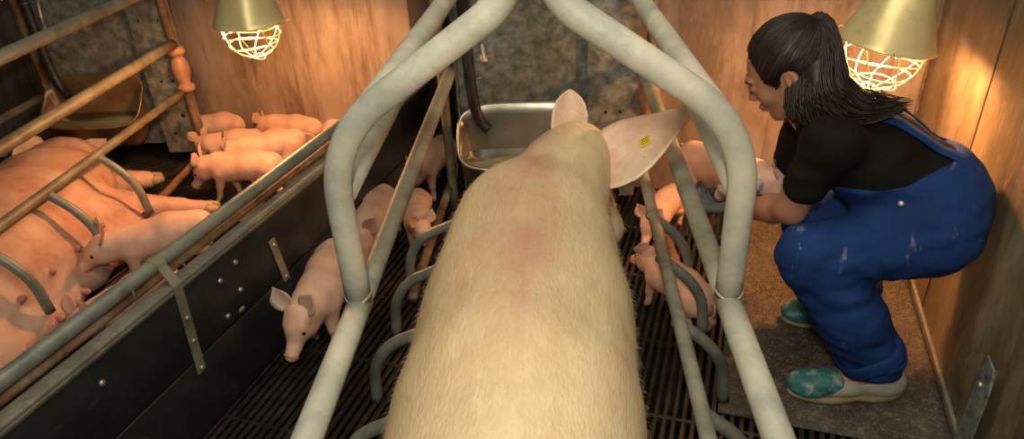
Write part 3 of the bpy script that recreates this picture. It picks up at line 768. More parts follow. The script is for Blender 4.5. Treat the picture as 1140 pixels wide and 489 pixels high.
# ---- the standing sow in the centre crate
def sow_standing():
    t = thing('sow', 'large cream coloured sow standing in the centre crate, seen from behind', 'sow', uv(-.07, .75, 0), A)
    P = uv; pr = []
    Rz = Matrix.Rotation(A, 3, 'Z')
    def e(v, u, z, r, k=.06, rot=None):
        R = Rz if rot is None else Rz @ rot
        pr.append(('e', P(v, u, z), r, R, k))
    e(-.080, .22, .50, (.195, .26, .235), .05)
    e(-.080, .50, .49, (.215, .36, .250), .08)
    e(-.075, .85, .49, (.218, .36, .245), .08)
    e(-.065, 1.14, .50, (.218, .28, .228), .08)
    e(-.062, 1.37, .545, (.190, .23, .195), .08)
    e(.015, 1.58, .585, (.122, .17, .135), .07)
    # cranium, face, snout
    e(.055, 1.70, .610, (.092, .11, .095), .05)
    def c(a, b, ra, rb, k=.04): pr.append(('c', P(*a), P(*b), ra, rb, k))
    c((.066, 1.68, .52), (.105, 1.83, .40), .085, .055)
    c((.105, 1.80, .40), (.125, 1.90, .33), .052, .046, .03)
    for s in (-1, 1):
        c((.06+s*.05, 1.58, .46), (.08+s*.04, 1.70, .42), .065, .05)
        # front leg
        c((-.05+s*.11, 1.12, .38), (-.05+s*.125, 1.14, .24), .085, .050, .05)
        c((-.05+s*.125, 1.14, .24), (-.05+s*.125, 1.13, .10), .045, .034, .03)
        c((-.05+s*.125, 1.13, .10), (-.05+s*.125, 1.15, .035), .034, .036, .02)
        # hind leg
        c((-.075+s*.11, .16, .44), (-.075+s*.125, .24, .30), .13, .075, .06)
        c((-.075+s*.125, .24, .30), (-.075+s*.125, .10, .19), .070, .040, .04)
        c((-.075+s*.125, .10, .19), (-.075+s*.125, .14, .04), .038, .036, .02)
    for u in (.45, .6, .75, .9, 1.0):
        for s in (-1, 1): c((-.07+s*.05, u, .25), (-.07+s*.055, u, .215), .016, .009, .012)
    me = sdf_mesh(pr, .0095, .05)
    displace(me, lambda p, n: .0035*noise.noise(p*7)+.0012*noise.noise(p*22))
    body = obj('body', me, M['sow'], t)
    # ears
    b = at(686, 184, .60)
    def ear(base, tipv, nrm, L, Wd, **k): return obj('ear', leaf(base, tipv, nrm, L, Wd, **k), M['ear_big'], t)
    eb = P(.110, 1.60, .600); tipR = P(.31, 1.64, .71)
    eR = ear(eb, tipR-eb, P(0, -.25, 1.0)-P(0, 0, 0), .290, .215, cup=.30, tipdroop=.12, thick=.007, n=24, m=12, prof=((0, .12, .25, .4, .55, .7, .85, .95, 1), (.72, .92, 1, .93, .74, .50, .30, .17, .04)))
    el = P(.030, 1.73, .66); tipL = P(.045, 1.77, .82)
    ear(el, tipL-el, P(.1, -1, .3), .120, .095, cup=.6, tipdroop=-.10, thick=.007, n=18, m=10, prof=((0, .2, .5, .75, .9, 1), (.9, 1, 1, .82, .5, .1)))
    for s, x in ((-1, 0), (1, 0)):
        mb = MB(); sphere_mb(mb, P(.075+s*.082, 1.665, .52), .012, 12, 8); mb.build('eye', M['eye'], t)
    mb = MB(); e0 = P(.128, 1.925, .318); ax = (P(.135, 1.97, .285)-P(.125, 1.90, .33)).normalized()
    mb.lathe([(0, .022), (.03, .022), (.047, .016), (.049, .0), (.044, -.012)], e0, ax, 20); mb.build('snout_disc', M['snout'], t)
    for (v, u) in ((-.175, 1.15), (.075, 1.15), (-.20, .14), (.05, .14)):
        mb = MB()
        for q in (-1, 1): mb.lathe([(.0, .050), (.024, .046), (.030, .02), (.030, .002), (0, .001)], P(v+q*.018, u+.022, 0), (0, 0, 1), 12)
        mb.build('hoof', M['hoof'], t)
    mb = MB(); cv = smoothcurve([P(-.075, -.03, .60), P(-.07, -.06, .56), P(-.05, -.075, .48), P(-.065, -.07, .40)], 6)
    mb.tube(cv, [.014*(1-.6*i/len(cv)) for i in range(len(cv))], 8); mb.build('tail', M['sow'], t)
    # yellow ear tag lying on the back of the right ear, with rows of dark marks
    import mathutils
    bv = mathutils.bvhtree.BVHTree.FromPolygons([wm(t) @ v.co for v in eR.data.vertices], [tuple(p.vertices) for p in eR.data.polygons])
    def onear(px, py):
        d_ = (at(px, py, .3)-CAM).normalized(); h = bv.ray_cast(CAM, d_); return h[0], h[1]
    c0_, n0 = onear(719, 158)
    if c0_ is not None:
        if n0.dot(CAM-c0_) < 0: n0 = -n0
        xr = (RGT*.97-UPV*-.22); xr = (xr-n0*xr.dot(n0)).normalized(); yr = n0.cross(xr)
        Rt = Matrix((xr, yr, n0)).transposed()
        mb = MB(); mb.box(c0_+n0*.004, (.030, .026, .002), Rt, bev=.0008); tg = mb.build('ear_tag', M['tag'], t, False, label='small yellow ear tag with dark rows of characters')
        rs = random.Random(5); mb = MB()
        for r in range(3):
            x = -.011
            while x < .010:
                wd = rs.uniform(.0018, .003); q = c0_+n0*.0052+xr*(x+wd/2)+yr*(.0070-.0065*r)
                mb.box(q, (wd, .0035, .0003), Rt); x += wd+.0014
        mb.build('tag_marks', M['ink'], tg, False)
    # bristles: short stiff hairs lying back along the hide
    rs = random.Random(3); bm_ = MB(); vsl = me.vertices; npoly = len(me.polygons)
    mw = wm(t); back = -(UD)
    vs = []; fs = []
    cnt = 0
    while cnt < 9000:
        p = me.polygons[rs.randrange(npoly)]
        n_ = (mw.to_3x3() @ p.normal)
        if n_.z < -.1: continue
        c_ = mw @ p.center + Vector((rs.uniform(-.005, .005), rs.uniform(-.005, .005), 0))
        u_ = c_.dot(UD)
        if u_ < .3 or u_ > 1.72: continue
        dr = (back*1.0 + n_*rs.uniform(.22, .55) + Vector((rs.uniform(-.25, .25), rs.uniform(-.25, .25), 0))).normalized()
        L = rs.uniform(.010, .022)*(1.5 if u_ > 1.2 and abs(n_.z) > .8 else 1)
        sd = dr.cross(n_).normalized()*.00032
        k = len(vs); tipp = c_+dr*L - n_*.1*L
        vs += [c_-sd-n_*.001, c_+sd-n_*.001, c_+dr*L*.5+sd*.7, c_+dr*L*.5-sd*.7, tipp]; fs += [(k, k+1, k+2, k+3), (k+3, k+2, k+4)]
        cnt += 1
    o = obj('bristles', pyd(vs, fs), M['bristle'], t, False); o['kind'] = 'stuff'
M['bristle'] = mat('bristle', [(0.72, 0.62, 0.42), (0.85, 0.77, 0.58)], 0.5, 0, 20)
_nt = M['sow'].node_tree; _n = _nt.nodes; _l = _nt.links; _b = _n['Principled BSDF']
_src = _b.inputs['Base Color'].links[0].from_socket
_tc = _n.new('ShaderNodeTexCoord'); _sx = _n.new('ShaderNodeSeparateXYZ'); _l.new(_tc.outputs['Object'], _sx.inputs[0])
def _math(op, a, b_=None, clamp=False):
    m_ = _n.new('ShaderNodeMath'); m_.operation = op; m_.use_clamp = clamp
    for i_, q_ in enumerate((a, b_)):
        if q_ is None: continue
        if isinstance(q_, (int, float)): m_.inputs[i_].default_value = q_
        else: _l.new(q_, m_.inputs[i_])
    return m_.outputs[0]
_w = _n.new('ShaderNodeTexNoise'); _w.inputs['Scale'].default_value = 5; _w.inputs['Detail'].default_value = 6; _l.new(_tc.outputs['Object'], _w.inputs['Vector'])
_x = _math('ABSOLUTE', _math('SUBTRACT', _sx.outputs[0], _math('MULTIPLY', _math('SUBTRACT', _w.outputs['Fac'], .45), .14)))
_fx = _math('SUBTRACT', 1.0, _math('DIVIDE', _x, .10), True)
_fy = _math('DIVIDE', _math('ADD', _sx.outputs[1], .05), .35, True)
_f = _math('MULTIPLY', _math('MULTIPLY', _fx, _fy), _math('MULTIPLY', _w.outputs['Fac'], 1.6), True)
_mx = _n.new('ShaderNodeMix'); _mx.data_type = 'RGBA'; _l.new(_f, _mx.inputs[0]); _l.new(_src, _mx.inputs[6]); _mx.inputs[7].default_value = (.47, .25, .16, 1)
_l.new(_mx.outputs[2], _b.inputs['Base Color'])
sow_standing()

# ---- the sow lying on her side in the left crate
def sow_lying():
    v0 = -2.018; u0 = .544
    t = thing('sow', 'pink sow lying on her side in the left pen with teats exposed', 'sow', uv(-2.0, 1.9, 0), A)
    P = uv; pr = []; Rz = Matrix.Rotation(A, 3, 'Z')
    def e(v, u, z, r, k=.06, rz=0): pr.append(('e', P(v, u, z), r, Rz @ Matrix.Rotation(rz, 3, 'Z'), k))
    def c(a, b, ra, rb, k=.04): pr.append(('c', P(*a), P(*b), ra, rb, k))
    e(-1.99, 1.15, .20, (.27, .30, .195)); e(-1.97, 1.45, .205, (.29, .34, .20)); e(-1.95, 1.80, .205, (.30, .36, .20))
    e(-1.96, 2.10, .20, (.27, .30, .195)); e(-2.03, 2.38, .185, (.23, .24, .18))
    e(-2.13, 2.60, .165, (.17, .20, .150)); e(-2.24, 2.76, .145, (.125, .16, .115), .05, .5)
    c((-2.28, 2.82, .135), (-2.46, 2.90, .10), .085, .055); c((-2.46, 2.90, .10), (-2.56, 2.94, .085), .05, .045, .03)
    # udder ridge
    for k in range(8):
        u = 1.20+k*.145
        e(-1.72, u, .15, (.075, .095, .09), .05)
        e(-1.67, u+.05, .075, (.065, .085, .07), .05)
    # fore legs: the upper one stretched forward to the right, the lower one folded
    c((-1.90, 2.30, .19), (-1.72, 2.36, .13), .105, .062, .05); c((-1.72, 2.36, .13), (-1.545, 2.43, .085), .058, .036, .03); c((-1.545, 2.43, .085), (-1.455, 2.47, .060), .034, .030, .02)
    c((-1.99, 2.50, .12), (-1.90, 2.66, .09), .09, .055, .04); c((-1.90, 2.66, .09), (-1.83, 2.72, .07), .05, .042, .02)
    # hind legs
    c((-1.95, 1.05, .22), (-1.70, .90, .16), .13, .07, .06); c((-1.70, .90, .16), (-1.52, .80, .07), .06, .035, .03)
    me = sdf_mesh(pr, .0095, .05)
    displace(me, lambda p, n: .009*noise.noise(p*7)+.004*noise.noise(Vector((p.x*9, p.y*24, p.z*16)))+.0012*noise.noise(p*40))
    body = obj('body', me, M['sow_pink'], t)
    for k in range(7):
        u = 1.22+k*.145
        for (v, z, dv, dz) in ((-1.652, .185, .022, .012), (-1.607, .085, .024, -.004)):
            uu = u+(.05 if z < .1 else 0)
            mb = MB(); a_ = P(v-.012, uu, z); ax = (VD*dv+Vector((0, 0, dz))).normalized()
            mb.lathe([(.026, -.010), (.020, .003), (.0135, .012), (.0115, .026), (.009, .034), (0, .037)], a_, ax, 12); mb.build('teat', M['teat'], t)
    def ear(base, d, nrm, L, Wd, **k): return obj('ear', leaf(base, d, nrm, L, Wd, **k), M['ear'], t)
    ear(P(-2.25, 2.735, .245), VD*-.2+UD*-.9+Vector((0, 0, .25)), Vector((0, 0, 1))+VD*.4, .17, .13, cup=.5, tipdroop=-.25, thick=.007, n=16, m=10, pw=.6)
    ear(P(-2.15, 2.80, .16), VD*.8+UD*.2+Vector((0, 0, .5)), UD*-1, .13, .10, cup=.4, tipdroop=-.2, thick=.007, n=16, m=10, pw=.6)
    mb = MB(); sphere_mb(mb, P(-2.375, 2.83, .195), .011, 12, 8); mb.build('eye', M['eye'], t)
    mb = MB(); mb.lathe([(0, .02), (.03, .02), (.045, .014), (.047, 0), (.04, -.012)], P(-2.575, 2.945, .082), (VD*-1+UD*.4), 20); mb.build('snout_disc', M['snout'], t)
    for a_, d_ in ((P(-1.452, 2.472, .060), VD*.09+UD*.03+Vector((0, 0, -.02))), (P(-1.82, 2.73, .07), VD*.08+UD*.06), (P(-1.51, .795, .065), VD*.09+UD*-.05+Vector((0, 0, -.04)))):
        mb = MB(); d_ = d_.normalized(); sd = Vector((0, 0, 1)).cross(d_)
        for q in (-1, 1): mb.lathe([(0, -.01), (.024, -.004), (.023, .018), (.014, .045), (0, .050)], a_+sd*(q*.016), d_+sd*(q*.12), 12)
        mb.build('hoof', M['hoof'], t)
sow_lying()
#PERSON
# ------------------------------------------------------------------ the crouching person
def person():
    t = thing('person', 'person with dark ponytail crouching in black shirt and blue bib overalls, holding a piglet', 'person', (.42, 1.72, 0))
    V = Vector
    ankL, heelL, toeL = V((.445, 1.60, .105)), V((.495, 1.612, .03)), V((.235, 1.552, .03))
    ankR, heelR, toeR = V((.425, 1.915, .105)), V((.470, 1.93, .03)), V((.225, 1.875, .03))
    kneeL = at(903, 286, Y=1.585); hipL = at(1033, 262, Y=1.655); kneeR = at(905, 246, Y=1.86); hipR = hipL+V((-.01, .19, .01))
    pelvis = (hipL+hipR)/2+V((.02, 0, .03))
    waist = at(1030, 215, Y=1.755); chest = at(972, 172, Y=1.765); neck = at(908, 128, Y=1.765)
    shL = at(925, 160, Y=1.625); shR = shL+V((-.02, .28, .02))
    elL = at(880, 232, Y=1.66); elR = at(868, 222, Y=1.93)
    wrL = at(818, 233, Y=1.85); wrR = at(822, 215, Y=1.98)
    hc = at(875, 77, Y=1.765)            # middle of the skull
    # head frame: f faces down and left, u is the crown direction
    f = V((-.84, .02, -.54)).normalized(); s = V((0, -1, 0)); s = (s-f*s.dot(f)).normalized(); u = f.cross(s) if f.cross(s).z > 0 else s.cross(f)
    s = u.cross(f)                        # towards the near side or away
    if s.y > 0: s = -s
    HR = Matrix((f, s, u)).transposed()
    def H(a, b, c): return hc+f*a+s*b+u*c
    def legs(g=0.0):
        return [('c', hipL, kneeL, .085+g, .060+g, .03), ('c', hipR, kneeR, .085+g, .060+g, .03),
                ('c', kneeL, kneeL.lerp(ankL, .35)+V((.012, 0, 0)), .058+g, .055+g, .02), ('c', kneeL.lerp(ankL, .35)+V((.012, 0, 0)), ankL, .055+g, .036+g, .02),
                ('c', kneeR, kneeR.lerp(ankR, .35)+V((.012, 0, 0)), .058+g, .055+g, .02), ('c', kneeR.lerp(ankR, .35)+V((.012, 0, 0)), ankR, .055+g, .036+g, .02)]
    def torso(g=0.0):
        sp = (neck-pelvis).normalized(); RT = Matrix((sp, V((0, -1, 0)), sp.cross(V((0, -1, 0))))).transposed()
        return [('e', pelvis, (.095+g, .160+g, .115+g), None, .05), ('e', waist, (.11+g, .135+g, .105+g), RT, .06),
                ('e', chest, (.14+g, .145+g, .105+g), RT, .06), ('c', chest.lerp(neck, .55), neck, .085+g, .05+g, .05)]
    def arm(sh, el, wr, g=0.0):
        return [('c', sh, el, .050+g, .037+g, .035), ('c', el, el.lerp(wr, .3), .038+g, .036+g, .02), ('c', el.lerp(wr, .3), wr, .036+g, .024+g, .02)]
    def hand(wr, d, pn, side, g=0.0):
        """d: pointing direction, pn: palm normal, side: thumb side"""
        d = d.normalized(); pn = (pn-d*pn.dot(d)).normalized(); sd = d.cross(pn)*side
        R = Matrix((d, sd, pn)).transposed(); out = []
        pc = wr+d*.050
        out.append(('e', pc, (.048+g, .038+g, .015+g), R, .012)); out.append(('c', wr, wr+d*.02, .024+g, .022+g, .015))
        kk = .003
        for off, L in ((.027, .068), (.009, .077), (-.009, .072), (-.026, .056)):
            a = pc+d*.036+sd*off; b = a+(d*.9+pn*.40).normalized()*L*.45; c_ = b+(d*.45+pn*.9).normalized()*L*.32; e_ = c_+(d*-.05+pn*1).normalized()*L*.25
            out += [('c', a-d*.012, b, .0090+g, .0084+g, kk), ('c', b, c_, .0084+g, .0078+g, kk), ('c', c_, e_, .0078+g, .0066+g, kk)]
        a = pc-d*.018+sd*.026; b = a+(sd*.75+d*.55+pn*.3).normalized()*.036; c_ = b+(d*.8+sd*.2+pn*.55).normalized()*.028
        out += [('c', a, b, .0125+g, .0105+g, .006), ('c', b, c_, .0105+g, .0082+g, .003)]
        return out
    dL = (at(783, 231, Y=1.92)-wrL); dR = (at(782, 205, Y=2.03)-wrR)
    handL = lambda g: hand(wrL, dL, V((-.15, .35, .95)), 1, g); handR = lambda g: hand(wrR, dR, V((.1, -.6, .75)), -1, g)
    headp = [('e', H(-.012, 0, .018), (.094, .076, .090), HR, .02), ('e', H(.030, 0, -.030), (.058, .060, .080), HR, .025),
             ('e', H(.060, 0, -.095), (.022, .026, .018), HR, .022),                                             # chin
             ('c', H(.050, .030, -.085), H(-.005, .055, -.055), .018, .018, .02), ('c', H(.050, -.030, -.085), H(-.005, -.055, -.055), .018, .018, .02),
             ('c', H(.086, 0, .006), H(.101, 0, -.028), .0070, .0090, .010), ('e', H(.094, .0085, -.031), (.009, .008, .0065), HR, .006), ('e', H(.094, -.0085, -.031), (.009, .008, .0065), HR, .006),
             ('c', H(.080, .036, .018), H(.088, .010, .020), .007, .007, .01), ('c', H(.080, -.036, .018), H(.088, -.010, .020), .007, .007, .01),
             ('e', H(.055, .040, -.030), (.022, .018, .020), HR, .02), ('e', H(.055, -.040, -.030), (.022, .018, .020), HR, .02),
             ('-e', H(.092, .030, .002), (.010, .016, .009), HR, .010), ('-e', H(.092, -.030, .002), (.010, .016, .009), HR, .010),
             ('e', H(.084, 0, -.058), (.012, .024, .0055), HR, .005), ('e', H(.082, 0, -.068), (.012, .021, .006), HR, .005),
             ('c', H(-.035, 0, -.05), neck, .052, .052, .03)]
    for q in (1, -1):
        headp += [('e', H(.078, q*.031, -.001), (.012, .013, .010), HR, .004),
                  ('e', H(-.012, q*.078, -.010), (.016, .007, .030), HR, .004), ('-e', H(-.008, q*.084, -.006), (.008, .006, .018), HR, .004)]
    body = sdf_mesh(torso()+legs()+arm(shL, elL, wrL)+arm(shR, elR, wrR)+handL(0)+handR(0)+headp +
                    [('c', chest.lerp(neck, .5), shL, .056, .050, .04), ('c', chest.lerp(neck, .5), shR, .056, .050, .04)] +
                    [('c', ankL, toeL.lerp(heelL, .3)+V((0, 0, .01)), .034, .028, .02), ('c', ankL, heelL+V((-.01, 0, .012)), .034, .026, .02),
                     ('c', ankR, toeR.lerp(heelR, .3)+V((0, 0, .01)), .034, .028, .02), ('c', ankR, heelR+V((-.01, 0, .012)), .034, .026, .02)], .0042, .02)
    obj('body', body, M['person'], t)
    for q in (1, -1):
        mb = MB(); sphere_mb(mb, H(.0865, q*.031, -.0035), .0062, 10, 8, (1, 1.6, .45), HR); mb.build('eye', M['eye'], t)
        mb = MB(); mb.tube([H(.0895, q*.014, .017), H(.090, q*.028, .023), H(.078, q*.046, .018)], [.0025, .0035, .002], 6); mb.build('eyebrow', M['hair'], t)
    mb = MB(); sphere_mb(mb, H(.0915, 0, -.0595), .011, 12, 8, (.5, 1.7, .3), HR); sphere_mb(mb, H(.0900, 0, -.067), .011, 12, 8, (.5, 1.5, .38), HR); mb.build('lips', M['lip'], t)
    # shirt: chest, shoulders, short sleeves
    sl = lambda sh, el: [('c', sh, sh.lerp(el, .60), .060, .054, .03)]
    sh = sdf_mesh(torso(.012)[1:]+[('c', chest.lerp(neck, .5), shL, .076, .064, .05), ('c', chest.lerp(neck, .5), shR, .076, .064, .05)]+sl(shL, elL)+sl(shR, elR)+[('c', waist, pelvis, .12, .12, .04)] +
                  [('-c', neck+(neck-chest)*.02, hc.lerp(neck, .3), .058, .058, .008)], .006, .03)
    cr = lambda p, n: .0045*noise.noise(V((p.x*9, p.y*7, p.z*22)))+.003*noise.noise(p*26)
    displace(sh, cr); obj('shirt', sh, M['shirt'], t, label='black short sleeved shirt')
    # overalls: trousers, seat, bib up to the waist
    def cloth_legs(kn, an, hp):
        m = kn.lerp(an, .5); cuff = kn.lerp(an, .90)+V((-.012, 0, 0))
        return [('c', hp, kn, .102, .078, .04), ('c', kn, m, .078, .084, .03), ('c', m, cuff, .084, .078, .03)]
    pr = torso(.020)[:3]+cloth_legs(kneeL, ankL, hipL)+cloth_legs(kneeR, ankR, hipR)
    hz = at(925, 207, Y=1.60).z; 
    pr += [('plane', V((.3, 1.7, at(985, 214, Y=1.62).z)), V((-.30, 0, 1)), .006)]
    pr += [('plane', ankL+V((0, 0, -.005)), V((.12, 0, -1)), .006)]
    pr += [('-e', at(985, 172, Y=1.60), (.15, .11, .075), Matrix.Rotation(-.05, 3, 'Y'), .02)]
    ov = sdf_mesh(pr, .006, .03)
    def wr_(p, n):
        a = .0065*noise.noise(V((p.x*7+p.z*14, p.y*6, p.z*20-p.x*10)))+.0040*noise.noise(V((p.x*20, p.y*16, p.z*34)))
        for kk in (kneeL, kneeR):                       # folds behind the knee and above the cuff
            d_ = (p-kk-V((.07, 0, -.03))).length; a += .0055*math.sin(d_*165)*math.exp(-(d_/.10)**2)
        if p.z < .26: a += .004*math.sin(p.z*150+p.x*20)*max(0, 1-(p.z-.08)/.2)
        return a
    displace(ov, wr_)
    o = obj('overalls', ov, M['blue_worn'], t, label='blue bib overalls with pale dirt smears')
    # turned up trouser cuffs
    for an, kn in ((ankL, kneeL), (ankR, kneeR)):
        cu = kn.lerp(an, .86)+V((-.010, 0, 0)); ax = (an-kn).normalized(); a_ = V((0, 1, 0)); a_ = (a_-ax*a_.dot(ax)).normalized(); b_ = ax.cross(a_)
        mb = MB(); vs = []; fs = []
        n = 36; prof = [(-.026, .078), (-.026, .0835), (-.010, .0850), (.012, .0835), (.018, .081), (.016, .074), (-.010, .074)]
        for k in range(n):
            th = 2*PI*k/n; wv = .0025*math.sin(3*th+an.y*9)
            for z_, r_ in prof: vs.append(cu+ax*(z_+wv)+(a_*math.cos(th)+b_*math.sin(th))*(r_+wv))
        m = len(prof)
        for k in range(n):
            for j in range(m): fs.append((k*m+j, k*m+(j+1) % m, ((k+1) % n)*m+(j+1) % m, ((k+1) % n)*m+j))
        mb.add(vs, fs); mb.build('cuff', M['blue'], t)
    # bib straps over the back
    import mathutils
    bv = mathutils.bvhtree.BVHTree.FromPolygons([wm(t) @ v.co for v in sh.vertices], [tuple(p.vertices) for p in sh.polygons])
    def onshirt(p, off=.004):
        q, n_, i_, d_ = bv.find_nearest(V(p)); return q+n_*off, n_
    for pts in ((at(1082, 188, Y=1.70), at(1060, 158, Y=1.70), at(1035, 138, Y=1.69), at(1005, 120, Y=1.68), at(965, 118, Y=1.67), at(925, 128, Y=1.67)),
                (at(1080, 185, Y=1.84), at(1056, 152, Y=1.84), at(1030, 132, Y=1.84), at(1000, 117, Y=1.85), at(960, 112, Y=1.86))):
        cv = [onshirt(p) for p in smoothcurve(pts, 5)]; vs = []; fs = []
        for i, (p, n_) in enumerate(cv):
            tt = (cv[min(i+1, len(cv)-1)][0]-cv[max(i-1, 0)][0]).normalized(); sd = tt.cross(n_).normalized()*.017
            vs += [p-sd, p+sd, p+sd+n_*.003, p-sd+n_*.003]
        for i in range(len(cv)-1):
            for j in range(4): fs.append((i*4+j, i*4+(j+1) % 4, i*4+4+(j+1) % 4, i*4+4+j))
        fs.append((3, 2, 1, 0)); q = 4*(len(cv)-1); fs.append((q, q+1, q+2, q+3))
        mb = MB(); mb.add(vs, fs); mb.build('strap', M['blue'], t)
    bo = mathutils.bvhtree.BVHTree.FromPolygons([wm(t) @ v.co for v in ov.vertices], [tuple(p.vertices) for p in ov.polygons])
    d_ = (at(1003, 227, z=.3)-CAM).normalized(); h = bo.ray_cast(CAM, d_)
    if h[0]:
        n_ = h[1] if h[1].dot(d_) < 0 else -h[1]
        mb = MB(); mb.lathe([(0, .005), (.005, .005), (.0075, .003), (.0075, -.002)], h[0], n_, 14); mb.build('stud_button', M['bolt'], t)
    # gloves
    for hf, wr, el, nm in ((handL, wrL, elL, 'near'), (handR, wrR, elR, 'far')):
        g = sdf_mesh(hf(.0022)+[('c', wr, wr.lerp(el, .22), .0275, .031, .01)], .0036, .006)
        obj('glove', g, M['glove'], t, label='grey blue work glove')
    # shoes
    for an, he, to in ((ankL, heelL, toeL), (ankR, heelR, toeR)):
        d = (to-he); L = d.length; d = V((d.x, d.y, 0)).normalized(); sd = V((-d.y, d.x, 0)); up = V((0, 0, 1)); R = Matrix((d, sd, up)).transposed()
        B = lambda a, b, c: V((he.x, he.y, 0))+d*a+sd*b+up*c
        Lx = L+.018
        up_ = [('e', B(.035, 0, .058), (.052, .036, .042), R, .02), ('c', B(.045, 0, .062), B(.12, 0, .058), .036, .036, .02), ('e', B(.165, 0, .050), (.065, .041, .034), R, .02),
               ('e', B(Lx-.055, -.002, .045), (.058, .045, .034), R, .02), ('c', B(.035, 0, .075), B(.055, 0, .095), .034, .036, .02),
               ('plane', V((0, 0, .022)), V((0, 0, -1)), .004), ('plane', B(.05, 0, .108), V((d.x*.3, 0, 1)), .006)]
        me = sdf_mesh(up_, .0042, .02); displace(me, lambda p, n: .0012*noise.noise(p*40))
        so = obj('shoe', me, M['shoe'], t, label='pale dusty leather work shoe')
        tm = sdf_mesh([('e', B(Lx-.060, -.002, .046), (.0645, .0475, .0365), R, .01), ('e', B(Lx-.11, 0, .060), (.050, .040, .028), R, .02), ('plane', V((0, 0, .024)), V((0, 0, -1)), .003)], .0042, .01)
        obj('toe_cap', tm, M['shoe_toe'], so, label='worn teal green front of the shoe')
        # sole outline
        mb = MB(); n = 40; vs = []; fs = []
        def outl(k, gx, z):
            th = 2*PI*k/n; x = math.cos(th); y = math.sin(th); wdt = .044 if x > 0 else .037
            X_ = Lx*.5+x*(Lx*.5+gx); Y_ = y*(wdt+gx)*(1-.18*math.exp(-((x+.1)/.3)**2))
            return B(X_-.006, Y_, z)
        for gx, z in ((-.006, .009), (.003, .011), (.006, .020), (.004, .030), (-.004, .031)):
            for k in range(n): vs.append(outl(k, gx, z if not (z < .012 and abs(math.cos(2*PI*k/n)+.15) < .2) else z+.006))
        for i in range(4):
            for k in range(n): fs.append((i*n+k, i*n+(k+1) % n, (i+1)*n+(k+1) % n, (i+1)*n+k))
        fs.append(tuple(range(n))[::-1]); fs.append(tuple(4*n+k for k in range(n)))
        mb.add(vs, fs); mb.build('sole', M['sole'], so)
    # hair: cap, high knot, long wavy ponytail falling over the back
    cap = sdf_mesh([('e', H(-.022, 0, .026), (.101, .088, .097), HR, .02), ('e', H(-.055, 0, -.025), (.060, .074, .070), HR, .03),
                    ('-e', H(.118, 0, .010), (.080, .105, .112), HR, .006), ('-e', H(-.006, .088, -.020), (.028, .030, .040), HR, .010), ('-e', H(-.006, -.088, -.020), (.028, .030, .040), HR, .010)], .0045, .02)
    ax0 = at(903, 30, Y=1.765)
    def hairline(p, n):
        q = (p-ax0); a_ = math.atan2(q.dot(s), q.dot(-u)); return .0011*noise.noise(V((a_*22, a_*9, q.length*6)))+.0008*noise.noise(V((a_*60, 2, q.length*9)))
    displace(cap, hairline)
    hr = obj('hair', cap, M['hair'], t, label='dark brown hair tied high at the crown')
    knot = at(899, 33, Y=1.765)
    rs = random.Random(11)
    bc = mathutils.bvhtree.BVHTree.FromPolygons([wm(t) @ v.co for v in cap.vertices], [tuple(p.vertices) for p in cap.polygons])
    mb = MB(); made = 0; hcen = H(-.02, 0, .02)
    while made < 520:
        v0 = cap.vertices[rs.randrange(len(cap.vertices))]; p0 = wm(t) @ v0.co
        if (p0-knot).length < .03: continue
        pts = []
        for i in range(11):
            q = p0.lerp(knot, i/10.0); q = hcen+(q-hcen).normalized()*.2
            hit = bc.ray_cast(q, (hcen-q).normalized())
            if hit[0] is None: break
            pts.append(hit[0]+(q-hcen).normalized()*rs.uniform(.0002, .0022))
        if len(pts) < 11: continue
        made += 1; mb.tube(pts, [.0004]+[.0011]*9+[.0008], 5, cap=False)
    cs = mb.build('combed_strands', M['hair'], hr, True); cs['kind'] = 'stuff'
    way = [(899, 30, 0), (912, 24, 0), (917, 50, 0), (918, 85, .0), (932, 108, 0), (965, 120, 0), (1003, 119, 0)]
    wayB = [(897, 30, 0), (908, 22, 0), (908, 55, 0), (900, 90, 0), (905, 118, 0), (930, 130, 0), (955, 132, 0)]
    wayC = [(899, 30, 0), (906, 24, 0), (904, 60, 0), (897, 92, 0), (893, 115, 0), (900, 126, 0), (912, 132, 0)]
    vs = []; mb = MB()
    ctrl = []
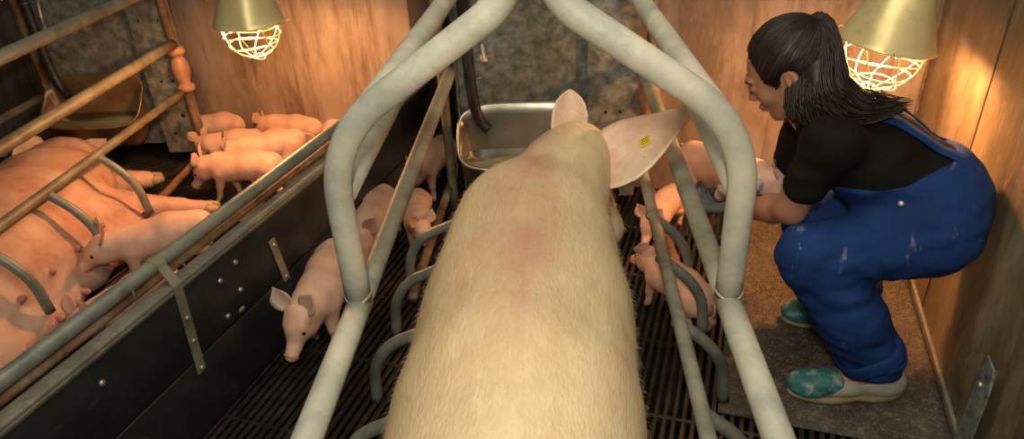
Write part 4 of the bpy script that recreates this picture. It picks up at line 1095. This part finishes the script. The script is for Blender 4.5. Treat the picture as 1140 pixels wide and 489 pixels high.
    for wy, nn, sp in ((way, 330, 1.0), (wayB, 290, 1.0), (wayC, 230, .9)):
        base = [at(x, y, Y=Y_) for (x, y, _), Y_ in zip(wy, (1.765, 1.765, 1.735, 1.690, 1.675, 1.675, 1.68))]
        for k in range(nn):
            a_ = rs.uniform(0, 2*PI); r_ = math.sqrt(rs.random()); ph = rs.uniform(0, 6); L = rs.uniform(.75, 1.08)
            pts = []
            for i, b in enumerate(base):
                tt = i/(len(base)-1); spread = (.008, .018, .034, .040, .036, .032, .020)[i]*sp
                q = b+V((math.cos(a_)*r_*spread, math.sin(a_)*r_*spread*1.3, math.sin(a_*1.0+.9)*r_*spread*.75))
                if i >= 3: q = q+V((.006*math.sin(ph+i*2.1), 0, .006*math.cos(ph+i*1.7)))
                pts.append(q)
            cv = smoothcurve(pts, 6); cv = cv[:max(6, int(len(cv)*min(1, L)))]
            cv = [p+V((0, .0025*math.sin(ph+i*.9), .0025*math.cos(ph+i*.9))) for i, p in enumerate(cv)]
            m = len(cv); mb.tube(cv, [(.0007+.0013*math.sin(PI*min(.999, (i+.6)/m))) for i in range(m)], 5, cap=False)
    pt_ = mb.build('ponytail', M['hair'], hr, True, label='long wavy ponytail lying over the shoulder and back'); pt_['kind'] = 'stuff'
    core = sdf_mesh([('c', at(903, 30, Y=1.765), at(911, 52, Y=1.74), .024, .034, .02), ('c', at(911, 52, Y=1.74), at(909, 90, Y=1.70), .034, .042, .02), ('c', at(909, 90, Y=1.70), at(928, 115, Y=1.69), .040, .030, .02),
                     ('c', at(928, 115, Y=1.69), at(975, 122, Y=1.69), .027, .010, .02), ('c', at(906, 80, Y=1.745), at(899, 112, Y=1.735), .034, .026, .02)], .0055, .02)
    displace(core, lambda p, n: .005*noise.noise(V((p.x*30, p.y*22, p.z*9)))); obj('hair_mass', core, M['hair'], hr)
    mb = MB(); c_ = at(900, 31, Y=1.765); mb.tube([c_+V((.012*math.sin(a_)*0, .021*math.cos(a_), .021*math.sin(a_))) for a_ in [2*PI*k/20 for k in range(20)]], .004, 8, closed=True); mb.build('hair_tie', M['shirt'], hr)
person()

# piglet held on the gloved hands, and the cloth under it
HPc = at(815, 192, Y=1.955)
piglet(at(858, 190, Y=1.90), at(772, 184, Y=2.02), 'piglet held in the gloved hands of the crouching person, lit orange by the lamp', None, head=(0, .35), lie=True, limp=True, s=.92,
       base=Vector((HPc.x-.02, HPc.y, HPc.z-.068*.92)), bend=.3)
ck = sdf_mesh([('c', at(802, 218, Y=1.90), at(842, 206, Y=1.86), .016, .014, .02), ('c', at(842, 206, Y=1.86), at(848, 200, Y=1.95), .014, .012, .02), ('e', at(818, 212, Y=1.89), (.05, .035, .016), None, .02)], .004, .015)
displace(ck, lambda p, n: .006*noise.noise(p*28)+.003*noise.noise(p*60))
tag(obj('cleaning_cloth', ck, M['rag']), 'pale lilac cloth between the gloved hand and the held piglet', 'cloth')
